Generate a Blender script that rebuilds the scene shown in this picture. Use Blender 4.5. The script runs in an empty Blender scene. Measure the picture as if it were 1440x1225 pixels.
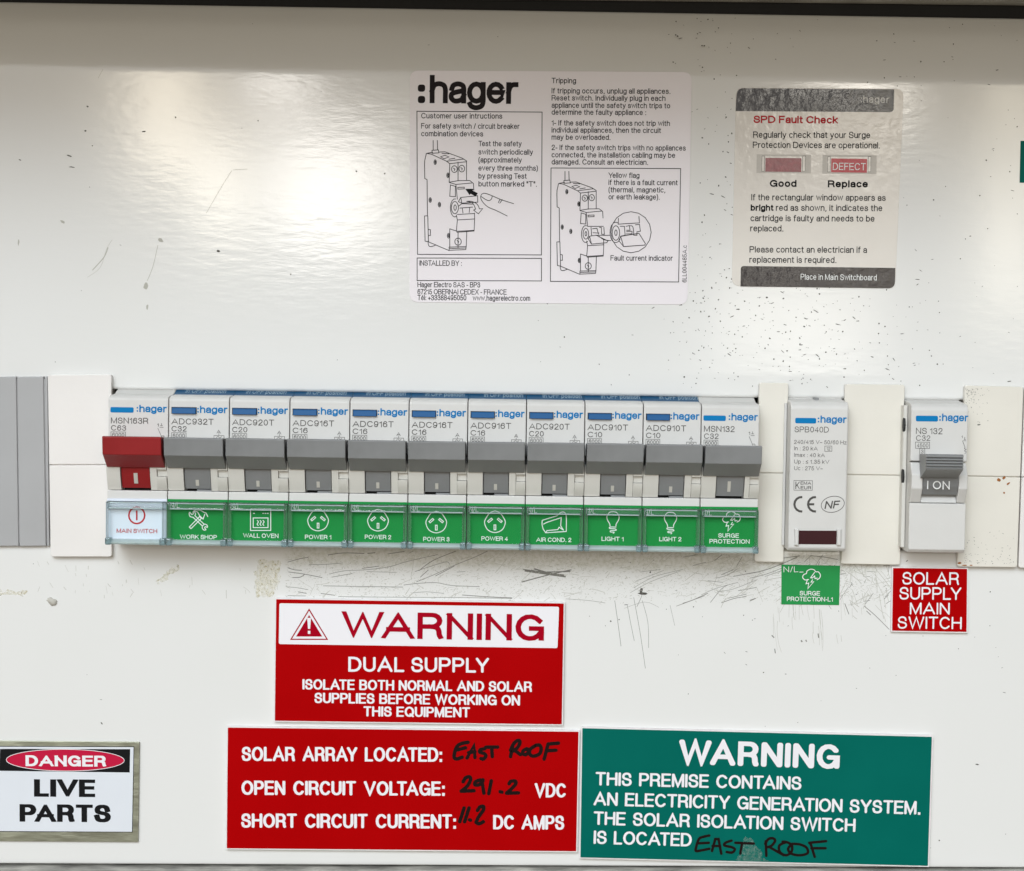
import bpy, bmesh, math, random
from mathutils import Vector, Matrix

# ------------------------------------------------------------------ camera, world, light, exposure
D = 0.580                       # metres from lens to the panel
SC = 4550.0                     # photo pixels per metre at the panel
FPX = SC * D
PITCH, ROLL = math.radians(2.5), math.radians(0.8)
sc = bpy.context.scene
COL = sc.collection
fw = Vector((0, math.cos(PITCH), -math.sin(PITCH)))
up0 = Vector((0, math.sin(PITCH), math.cos(PITCH)))
X0 = Vector((1, 0, 0))
RT = X0 * math.cos(ROLL) + up0 * math.sin(ROLL)
UP = up0 * math.cos(ROLL) - X0 * math.sin(ROLL)
CAM = -fw * D
cam = bpy.data.cameras.new('camera')
cam.sensor_fit = 'HORIZONTAL'; cam.sensor_width = 36.0
cam.lens = FPX / 1440.0 * 36.0
cam.clip_start = 0.01; cam.clip_end = 50
co = bpy.data.objects.new('camera', cam); COL.objects.link(co)
m3 = Matrix((RT, UP, -fw)).transposed()
co.matrix_world = Matrix.Translation(CAM) @ m3.to_4x4()
sc.camera = co

world = bpy.data.worlds.new('World'); sc.world = world; world.use_nodes = True
nt = world.node_tree; nt.nodes.clear()
out = nt.nodes.new('ShaderNodeOutputWorld'); bg = nt.nodes.new('ShaderNodeBackground')
sky = nt.nodes.new('ShaderNodeTexSky'); sky.sky_type = 'NISHITA'; sky.sun_disc = False
sky.sun_elevation = math.radians(31.5); sky.sun_rotation = math.radians(200)
sky.dust_density = 6; sky.air_density = 1.0
hs = nt.nodes.new('ShaderNodeHueSaturation'); hs.inputs['Saturation'].default_value = 0.0
nt.links.new(sky.outputs[0], hs.inputs['Color'])
tc = nt.nodes.new('ShaderNodeTexCoord'); sp = nt.nodes.new('ShaderNodeSeparateXYZ')
nt.links.new(tc.outputs['Generated'], sp.inputs[0])
mr = nt.nodes.new('ShaderNodeMapRange'); mr.interpolation_type = 'SMOOTHSTEP'
mr.inputs['From Min'].default_value = -0.12; mr.inputs['From Max'].default_value = 0.06
nt.links.new(sp.outputs['Z'], mr.inputs['Value'])
mx = nt.nodes.new('ShaderNodeMix'); mx.data_type = 'RGBA'
mx.inputs['A'].default_value = (3.8, 3.25, 2.45, 1)          # paved ground below the horizon
nt.links.new(mr.outputs[0], mx.inputs['Factor']); nt.links.new(hs.outputs[0], mx.inputs['B'])
nt.links.new(mx.outputs['Result'], bg.inputs[0]); bg.inputs[1].default_value = 0.085
nt.links.new(bg.outputs[0], out.inputs[0])

def lamp(name, kind, loc, target, power, size=None, col=(1, 1, 1), angle=None, size_y=None):
    l = bpy.data.lights.new(name, kind); l.energy = power; l.color = col
    if kind == 'AREA':
        l.size = size
        if size_y: l.shape = 'RECTANGLE'; l.size_y = size_y
    if angle: l.angle = math.radians(angle)
    o = bpy.data.objects.new(name, l); COL.objects.link(o); o.location = loc
    o.rotation_euler = (Vector(target) - Vector(loc)).to_track_quat('-Z', 'Y').to_euler()
    return o
lamp('sun', 'SUN', (-0.15, -1.0, 0.62), (0, 0, 0), 1.5, col=(.75, .89, 1), angle=28)

vs = sc.view_settings
vs.view_transform = 'Standard'; vs.look = 'None'; vs.exposure = -0.25; vs.gamma = 1.0; vs.use_curve_mapping = False
sc.render.engine = 'CYCLES'; sc.cycles.use_denoising = True
sc.cycles.transparent_max_bounces = 24; sc.cycles.max_bounces = 10

# ------------------------------------------------------------------ layout helpers (photo pixel -> point of the place)
def W(px, py, h=0.0):
    """point at height h (mm) in front of the panel plane"""
    d = RT * ((px - 720) / FPX) + UP * ((612.5 - py) / FPX) + fw
    t = (-h / 1000.0 - CAM.y) / d.y
    return CAM + d * t
def MM(v): return v / 1000.0
# unseen lamps added to lay blurred mirror images on the glossy paint
def glint(px, py, dist, power, sx, sy, col=(1, .97, .92)):
    p = W(px, py); d = (p - CAM).normalized(); r = Vector((d.x, -d.y, d.z))
    loc = p + r * dist
    lamp('glint_lamp', 'AREA', loc, p, power, sx, col, size_y=sy)
glint(466, 266, 2.2, 2.0, .17, .16, (1, .96, .90))
glint(232, 140, 2.2, 1.3, .09, .22, (1, .90, .72))
glint(392, 102, 2.2, 0.60, .07, .05)
glint(1205, 130, 2.2, 1.3, .11, .08, (1, .95, .85))
glint(1120, 455, 2.2, 1.0, .22, .16, (1, .95, .86))
glint(1425, 260, 2.2, 1.3, .05, .40, (1, .92, .74))
glint(312, 265, 2.2, 0.7, .06, .14, (1, .93, .78))

# ------------------------------------------------------------------ materials
MATS = {}
def mat(name, col, rough=.45, metal=0, bump=0, bscale=400, var=0, vscale=60, coat=0, stretch=None, spec=.5):
    if name in MATS: return MATS[name]
    m = bpy.data.materials.new(name); m.use_nodes = True; n = m.node_tree; b = n.nodes['Principled BSDF']
    b.inputs['Base Color'].default_value = (*col, 1); b.inputs['Roughness'].default_value = rough
    b.inputs['Metallic'].default_value = metal; b.inputs['Coat Weight'].default_value = coat
    b.inputs['Specular IOR Level'].default_value = spec
    t = n.nodes.new('ShaderNodeTexCoord'); src = t.outputs['Object']
    if stretch:
        mp = n.nodes.new('ShaderNodeMapping'); mp.inputs['Scale'].default_value = stretch
        n.links.new(src, mp.inputs[0]); src = mp.outputs[0]
    if var:
        z = n.nodes.new('ShaderNodeTexNoise'); z.inputs['Scale'].default_value = vscale; z.inputs['Detail'].default_value = 6
        n.links.new(src, z.inputs['Vector'])
        r = n.nodes.new('ShaderNodeMapRange'); r.inputs['From Min'].default_value = .3; r.inputs['From Max'].default_value = .7
        r.inputs['To Min'].default_value = 1 - var; r.inputs['To Max'].default_value = 1 + var * .5
        n.links.new(z.outputs[0], r.inputs[0])
        mu = n.nodes.new('ShaderNodeMix'); mu.data_type = 'RGBA'; mu.blend_type = 'MULTIPLY'; mu.inputs['Factor'].default_value = 1
        mu.inputs['A'].default_value = (*col, 1); n.links.new(r.outputs[0], mu.inputs['B'])
        n.links.new(mu.outputs['Result'], b.inputs['Base Color'])
        r2 = n.nodes.new('ShaderNodeMapRange'); r2.inputs['To Min'].default_value = max(.02, rough - .1); r2.inputs['To Max'].default_value = rough + .1
        n.links.new(z.outputs[0], r2.inputs[0]); n.links.new(r2.outputs[0], b.inputs['Roughness'])
    if bump:
        z = n.nodes.new('ShaderNodeTexNoise'); z.inputs['Scale'].default_value = bscale; z.inputs['Detail'].default_value = 3
        n.links.new(src, z.inputs['Vector'])
        bp = n.nodes.new('ShaderNodeBump'); bp.inputs['Strength'].default_value = bump; bp.inputs['Distance'].default_value = .0004
        n.links.new(z.outputs[0], bp.inputs['Height']); n.links.new(bp.outputs[0], b.inputs['Normal'])
    MATS[name] = m
    return m
def clear_mat(name, tint, refl, highlight=0):
    m = bpy.data.materials.new(name); m.use_nodes = True; n = m.node_tree; n.nodes.clear()
    o = n.nodes.new('ShaderNodeOutputMaterial'); tr = n.nodes.new('ShaderNodeBsdfTransparent'); tr.inputs[0].default_value = (*tint, 1)
    gl = n.nodes.new('ShaderNodeBsdfGlossy'); gl.inputs['Roughness'].default_value = .07; gl.inputs[0].default_value = (.95, 1, 1, 1)
    lw = n.nodes.new('ShaderNodeLayerWeight'); lw.inputs[0].default_value = refl
    mxn = n.nodes.new('ShaderNodeMixShader')
    n.links.new(lw.outputs['Fresnel'], mxn.inputs[0]); n.links.new(tr.outputs[0], mxn.inputs[1]); n.links.new(gl.outputs[0], mxn.inputs[2])
    sh = mxn.outputs[0]
    if highlight:  # diffuse white mixed in to stand for highlights on the clear plastic
        df = n.nodes.new('ShaderNodeBsdfDiffuse'); df.inputs[0].default_value = (.78, .93, .94, 1)
        m2 = n.nodes.new('ShaderNodeMixShader'); m2.inputs[0].default_value = highlight
        n.links.new(sh, m2.inputs[1]); n.links.new(df.outputs[0], m2.inputs[2]); sh = m2.outputs[0]
    n.links.new(sh, o.inputs[0])
    MATS[name] = m; return m

def panel_paint():
    m = mat('white_enamel', (.74, .735, .715), .22, bump=.06, bscale=420, stretch=(.45, 1, 1.5), coat=.0)
    n = m.node_tree; b = n.nodes['Principled BSDF']
    t = n.nodes.new('ShaderNodeTexCoord')
    z = n.nodes.new('ShaderNodeTexNoise'); z.inputs['Scale'].default_value = 22; z.inputs['Detail'].default_value = 7
    n.links.new(t.outputs['Object'], z.inputs['Vector'])
    r = n.nodes.new('ShaderNodeMapRange'); r.inputs['From Min'].default_value = .30; r.inputs['From Max'].default_value = .80
    r.inputs['To Max'].default_value = .10; r.interpolation_type = 'SMOOTHSTEP'
    n.links.new(z.outputs[0], r.inputs[0])
    # worn, grubby strip under the breakers (has its own shape)
    s = n.nodes.new('ShaderNodeSeparateXYZ'); n.links.new(t.outputs['Object'], s.inputs[0])
    def band(axis, lo, hi, soft):
        a = n.nodes.new('ShaderNodeMapRange'); a.interpolation_type = 'SMOOTHSTEP'
        a.inputs['From Min'].default_value = lo - soft; a.inputs['From Max'].default_value = lo + soft
        c = n.nodes.new('ShaderNodeMapRange'); c.interpolation_type = 'SMOOTHSTEP'
        c.inputs['From Min'].default_value = hi + soft; c.inputs['From Max'].default_value = hi - soft
        n.links.new(s.outputs[axis], a.inputs[0]); n.links.new(s.outputs[axis], c.inputs[0])
        q = n.nodes.new('ShaderNodeMath'); q.operation = 'MULTIPLY'
        n.links.new(a.outputs[0], q.inputs[0]); n.links.new(c.outputs[0], q.inputs[1]); return q
    bx = band('X', W(405, 800).x, W(1240, 800).x, .003)
    bz = band('Z', W(720, 848).z, W(720, 760).z, .0015)
    q = n.nodes.new('ShaderNodeMath'); q.operation = 'MULTIPLY'
    n.links.new(bx.outputs[0], q.inputs[0]); n.links.new(bz.outputs[0], q.inputs[1])
    z2 = n.nodes.new('ShaderNodeTexNoise'); z2.inputs['Scale'].default_value = 900; z2.inputs['Detail'].default_value = 4
    n.links.new(t.outputs['Object'], z2.inputs['Vector'])
    r2 = n.nodes.new('ShaderNodeMapRange'); r2.inputs['From Min'].default_value = .42; r2.inputs['From Max'].default_value = .7
    r2.inputs['To Min'].default_value = .25
    n.links.new(z2.outputs[0], r2.inputs[0])
    q2 = n.nodes.new('ShaderNodeMath'); q2.operation = 'MULTIPLY'
    n.links.new(q.outputs[0], q2.inputs[0]); n.links.new(r2.outputs[0], q2.inputs[1])
    m1 = n.nodes.new('ShaderNodeMix'); m1.data_type = 'RGBA'
    m1.inputs['A'].default_value = (.772, .768, .752, 1); m1.inputs['B'].default_value = (.66, .655, .60, 1)
    n.links.new(r.outputs[0], m1.inputs['Factor'])
    m2 = n.nodes.new('ShaderNodeMix'); m2.data_type = 'RGBA'; m2.inputs['B'].default_value = (.60, .60, .53, 1)
    n.links.new(m1.outputs['Result'], m2.inputs['A']); n.links.new(q2.outputs[0], m2.inputs['Factor'])
    n.links.new(m2.outputs['Result'], b.inputs['Base Color'])
    r3 = n.nodes.new('ShaderNodeMapRange'); r3.inputs['To Min'].default_value = .09; r3.inputs['To Max'].default_value = .15
    n.links.new(z.outputs[0], r3.inputs[0]); n.links.new(r3.outputs[0], b.inputs['Roughness'])
    return m
M_PANEL = panel_paint()
M_BLANK = mat('cream_plastic', (.76, .73, .66), .3, bump=.10, bscale=500, var=.05, vscale=40)
M_BLANKW = mat('white_plastic', (.80, .77, .745), .3, bump=.10, bscale=500, var=.03, vscale=40)
M_GREYBL = mat('grey_plastic_strip', (.39, .39, .395), .4, bump=.05, bscale=800, var=.04)
M_BODY = mat('device_plastic', (.65, .64, .62), .42, bump=.06, bscale=1500, var=.04, vscale=90)
M_CREAM = mat('drum_plastic', (.66, .645, .60), .42, bump=.05, bscale=1500, var=.04, vscale=90)
M_GREY = mat('toggle_grey', (.222, .227, .23), .40, bump=.08, bscale=1800, var=.10, vscale=120)
M_RED = mat('toggle_red', (.28, .014, .016), .42, spec=.3, bump=.08, bscale=1800, var=.10, vscale=120)
M_MARK = mat('toggle_mark', (.55, .53, .48), .5)
M_BTN = mat('button_blue', (.008, .092, .26), .4, spec=.15, bump=.05, bscale=1500, var=.08)
M_SHIELD = mat('shield_blue', (.0, .075, .18), .4, var=.12, vscale=300, spec=.2)
M_CYAN = mat('print_cyan', (.0, .185, .46), .45, spec=.12)
M_INKG = mat('print_grey', (.085, .08, .075), .5, spec=.12)
M_INK = mat('print_black', (.010, .010, .011), .5, spec=.06)
M_DARK = mat('dark_interior_and_shade', (.012, .012, .013), .7)
M_GREEN = mat('card_green', (.010, .25, .052), .5, var=.04, spec=.12)
M_STGREEN = mat('sticker_green', (.016, .27, .065), .4, spec=.2, var=.06, vscale=150)
M_CARDW = mat('card_white', (.72, .76, .86), .4)
M_PW = mat('print_white', (.80, .81, .80), .5)
M_EW = mat('engraved_white', (.82, .80, .83), .5)
M_PR = mat('print_red', (.50, .022, .03), .5, spec=.12)
M_SRED = mat('sign_red', (.40, .0, .001), .42, spec=.03, bump=.03, bscale=900, var=.05, vscale=50)
M_SGREEN = mat('sign_green', (.0, .127, .10), .36, spec=.06, bump=.03, bscale=900, var=.06, vscale=50)
M_CORE = mat('sign_core_white', (.80, .76, .76), .5, var=.06, vscale=400)
M_PEN = mat('marker_ink', (.010, .003, .003), .35, spec=.15)
M_STICK = mat('sticker_film', (.83, .785, .82), .34, bump=.04, bscale=300, var=.02, vscale=30)
M_STICK2 = mat('sticker_vinyl', (.72, .68, .63), .17, bump=.20, bscale=340, var=.03, vscale=40)
M_BROWN = mat('sticker_brown', (.026, .019, .019), .18, bump=.36, bscale=340, var=.05)
M_DRED = mat('picture_red', (.30, .09, .10), .25, bump=.3, bscale=520, var=.25, vscale=600)
M_BRED = mat('picture_bright_red', (.45, .025, .04), .25, bump=.3, bscale=520)
M_PGREY = mat('picture_grey', (.52, .49, .45), .3, var=.1, vscale=400)
M_ALU = mat('sign_aluminium', (.40, .41, .32), .38, metal=.85, bump=.35, bscale=600, var=.25, vscale=250, stretch=(.35, 1, 1))
M_DWHITE = mat('danger_white', (.72, .75, .80), .35, var=.02)
M_DRED2 = mat('danger_red', (.52, .01, .05), .35, spec=.12)
M_FRAME = mat('frame_grey', (.34, .335, .33), .45, bump=.2, bscale=300, var=.25, vscale=80)
M_WORN = mat('worn_edge', (.34, .33, .30), .5, metal=.0, bump=.8, bscale=500, var=.6, vscale=300, stretch=(.3, 1, 1))
M_CHIP = mat('chipped_paint', (.075, .07, .06), .8)
M_SCR = mat('scratch_grey', (.19, .185, .165), .8)
M_SCRL = mat('scratch_faint', (.45, .44, .39), .7)
M_WINDOW = mat('window_maroon', (.045, .012, .016), .12)
M_RUST = mat('rust', (.36, .13, .03), .85, var=.4, vscale=900)
M_PLASTER = mat('glue_blob', (.50, .48, .43), .7, bump=.5, bscale=600)
M_PANE = clear_mat('clear_pane', (.97, .99, .985), .14)
M_RIM = clear_mat('clear_rim', (.975, .992, .992), .32, .03)
M_FLANGE = clear_mat('clear_highlight', (.93, .97, .98), .36, .36)
M_LUG = clear_mat('clear_lug', (.66, .78, .82), .40, .12)
def residue_mat():
    m = bpy.data.materials.new('glue_residue'); m.use_nodes = True; n = m.node_tree; b = n.nodes['Principled BSDF']
    b.inputs['Base Color'].default_value = (.66, .60, .38, 1); b.inputs['Roughness'].default_value = .6
    t = n.nodes.new('ShaderNodeTexCoord'); z = n.nodes.new('ShaderNodeTexNoise'); z.inputs['Scale'].default_value = 1100; z.inputs['Detail'].default_value = 6
    n.links.new(t.outputs['Object'], z.inputs['Vector'])
    r = n.nodes.new('ShaderNodeMapRange'); r.inputs['From Min'].default_value = .34; r.inputs['From Max'].default_value = .66; r.inputs['To Max'].default_value = .45
    n.links.new(z.outputs[0], r.inputs[0]); n.links.new(r.outputs[0], b.inputs['Alpha'])
    return m
M_GLUE = residue_mat()
M_SHEEN = M_GLUE.copy(); M_SHEEN.name = 'sheen_patch'
M_SHEEN.node_tree.nodes['Principled BSDF'].inputs['Base Color'].default_value = (.45, .55, .48, 1)
[n for n in M_SHEEN.node_tree.nodes if n.type == 'MAP_RANGE'][0].inputs['To Max'].default_value = .24

# ------------------------------------------------------------------ object helpers
def tag(o, label=None, cat=None, group=None, kind=None):
    if label: o['label'] = label
    if cat: o['category'] = cat
    if group: o['group'] = group
    if kind: o['kind'] = kind
    return o
def thing(name, loc, label, cat, group=None):
    o = bpy.data.objects.new(name, None); COL.objects.link(o); o.location = loc; o.empty_display_size = .01
    return tag(o, label, cat, group)
def link(name, bm, m, parent=None, smooth=False):
    off = Vector((0, 0, 0))
    p = parent
    while p is not None:
        off += Vector(p.location); p = p.parent
    me = bpy.data.meshes.new(name)
    own = bm.verts and Vector(sum((v.co for v in bm.verts), Vector()) / len(bm.verts)) or Vector()
    # every mesh gets its origin near itself
    loc = own - off
    for v in bm.verts: v.co -= own
    bm.to_mesh(me); bm.free()
    if smooth:
        for f in me.polygons: f.use_smooth = True
    me.materials.append(m)
    o = bpy.data.objects.new(name, me); COL.objects.link(o)
    o.parent = parent; o.location = loc
    return o
def prism(bm, prof, x0, x1, bev=0.0, seg=2):
    """profile [(h mm, z)] swept along x"""
    a = [bm.verts.new((x0, -MM(h), z)) for h, z in prof]; b = [bm.verts.new((x1, -MM(h), z)) for h, z in prof]
    fs = [bm.faces.new(a), bm.faces.new(b[::-1])]
    n = len(prof)
    for i in range(n): fs.append(bm.faces.new((a[i], b[i], b[(i + 1) % n], a[(i + 1) % n])))
    bmesh.ops.recalc_face_normals(bm, faces=fs)
    if bev:
        es = {e for f in fs for e in f.edges}
        bmesh.ops.bevel(bm, geom=list(es), offset=MM(bev), segments=seg, affect='EDGES', profile=.5, clamp_overlap=True)
    return fs
def box(bm, x0, x1, h0, h1, z0, z1, bev=0.0, seg=2):
    return prism(bm, [(h0, z0), (h1, z0), (h1, z1), (h0, z1)], x0, x1, bev, seg)
def rounded(pts, r, n=6):
    """round the corners of a 2-d polygon; r metres"""
    o = []
    k = len(pts)
    for i in range(k):
        p, a, b = Vector(pts[i]), Vector(pts[i - 1]), Vector(pts[(i + 1) % k])
        rr = r[i] if isinstance(r, (list, tuple)) else r
        if rr <= 0: o.append(tuple(p)); continue
        u, v = (a - p).normalized(), (b - p).normalized()
        s, e = p + u * rr, p + v * rr
        for j in range(n + 1):
            t = j / n
            q = s * (1 - t) ** 2 + p * 2 * t * (1 - t) + e * t * t
            o.append(tuple(q))
    return o
def slab(bm, pts, h0, h1, bev=0.0, seg=2):
    """2-d outline [(x, z)] extruded from h0 to h1 (mm in front of the panel)"""
    a = [bm.verts.new((x, -MM(h0), z)) for x, z in pts]; b = [bm.verts.new((x, -MM(h1), z)) for x, z in pts]
    n = len(pts)
    fs = [bm.faces.new(a), bm.faces.new(b[::-1])]
    for i in range(n): fs.append(bm.faces.new((a[i], b[i], b[(i + 1) % n], a[(i + 1) % n])))
    bmesh.ops.recalc_face_normals(bm, faces=fs)
    if bev:
        es = [e for e in fs[1].edges]
        bmesh.ops.bevel(bm, geom=es, offset=MM(bev), segments=seg, affect='EDGES', profile=.5, clamp_overlap=True)
    return fs
def Q(corners, h=0.0):
    """photo corners -> (x, z) outline at height h"""
    return [(lambda p: (p.x, p.z))(W(x, y, h)) for x, y in corners]
def inset(pts, d):
    cx = sum(p[0] for p in pts) / len(pts); cz = sum(p[1] for p in pts) / len(pts)
    o = []
    for x, z in pts:
        o.append((x - math.copysign(d, x - cx), z - math.copysign(d, z - cz)))
    return o
def sheet(bm, pts, h):
    f = bm.faces.new([bm.verts.new((x, -MM(h), z)) for x, z in pts])
    f.normal_update()
    if f.normal.y > 0: f.normal_flip()
    return f

# ------------------------------------------------------------------ drawn lines and letters
def sample(els):
    pts = []
    if els and els[0] == 'S':
        p = [Vector(e) for e in els[1:]]; n = len(p)
        for i in range(n - 1):
            a, b, c, d = p[max(i - 1, 0)], p[i], p[i + 1], p[min(i + 2, n - 1)]
            for j in range(4):
                t = j / 4
                pts.append(tuple(.5 * ((2 * b) + (c - a) * t + (2 * a - 5 * b + 4 * c - d) * t * t + (3 * b - a - 3 * c + d) * t ** 3)))
        pts.append(tuple(p[-1])); return pts
    for e in els:
        if len(e) == 2: pts.append(e)
        else:
            cx, cy, rx, ry, a0, a1 = e
            n = max(4, int(abs(a1 - a0) / 22))
            for j in range(n + 1):
                a = math.radians(a0 + (a1 - a0) * j / n)
                pts.append((cx + rx * math.cos(a), cy + ry * math.sin(a)))
    o = [pts[0]]
    for p in pts[1:]:
        if abs(p[0] - o[-1][0]) + abs(p[1] - o[-1][1]) > 1e-9: o.append(p)
    return o
LV = [0]
def ribbon(bm, pts, width, h, rnd=False, cap=0.0, clamp=None):
    """flat line of the given width (m) through world (x, z) points; each lies a hair above the last"""
    LV[0] = (LV[0] + 1) % 17
    y = -MM(h) - LV[0] * 2.5e-6
    p = [Vector(q) for q in pts]
    closed = len(p) > 3 and (p[0] - p[-1]).length < 1e-8
    if closed: p = p[:-1]
    n = len(p)
    if n < 2: return
    w = width / 2
    if not closed and cap:
        p[0] = p[0] + (p[0] - p[1]).normalized() * cap * w; p[-1] = p[-1] + (p[-1] - p[-2]).normalized() * cap * w
    L, R = [], []
    for i in range(n):
        if closed or 0 < i < n - 1:
            d0 = (p[i] - p[i - 1]).normalized(); d1 = (p[(i + 1) % n] - p[i]).normalized()
        elif i == 0: d0 = d1 = (p[1] - p[0]).normalized()
        else: d0 = d1 = (p[-1] - p[-2]).normalized()
        t = d0 + d1
        t = d0 if t.length < 1e-4 else t.normalized()
        nn = Vector((-t.y, t.x)); n0 = Vector((-d0.y, d0.x))
        k = min(1.9, 1 / max(.2, nn.dot(n0)))
        L.append(p[i] + nn * w * k); R.append(p[i] - nn * w * k)
    if clamp: L = [clamp(q) for q in L]; R = [clamp(q) for q in R]
    mk = lambda q, k=0: bm.verts.new((q.x, y - 2.2e-6 * k, q.y))
    a = [mk(q, i / n) for i, q in enumerate(L)]; b = [mk(q, i / n) for i, q in enumerate(R)]
    def face(vs):
        try: f = bm.faces.new(vs)
        except ValueError: return
        f.normal_update()
        if f.normal.y > 0: f.normal_flip()
    m = n if closed else n - 1
    for i in range(m):
        j = (i + 1) % n
        face((a[i], a[j], b[j], b[i]))
    if rnd and not closed:
        for end, q, dr in ((0, p[0], p[0] - p[1]), (n - 1, p[-1], p[-1] - p[-2])):
            dr = dr.normalized(); nr = Vector((-dr.y, dr.x))
            arc = [q + nr * w * math.cos(t) + dr * w * math.sin(t) for t in (math.pi * j / 6 for j in range(7))]
            face([mk(v) for v in arc])
def G(w, *strokes): return (w, strokes)
XH = .73
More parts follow.
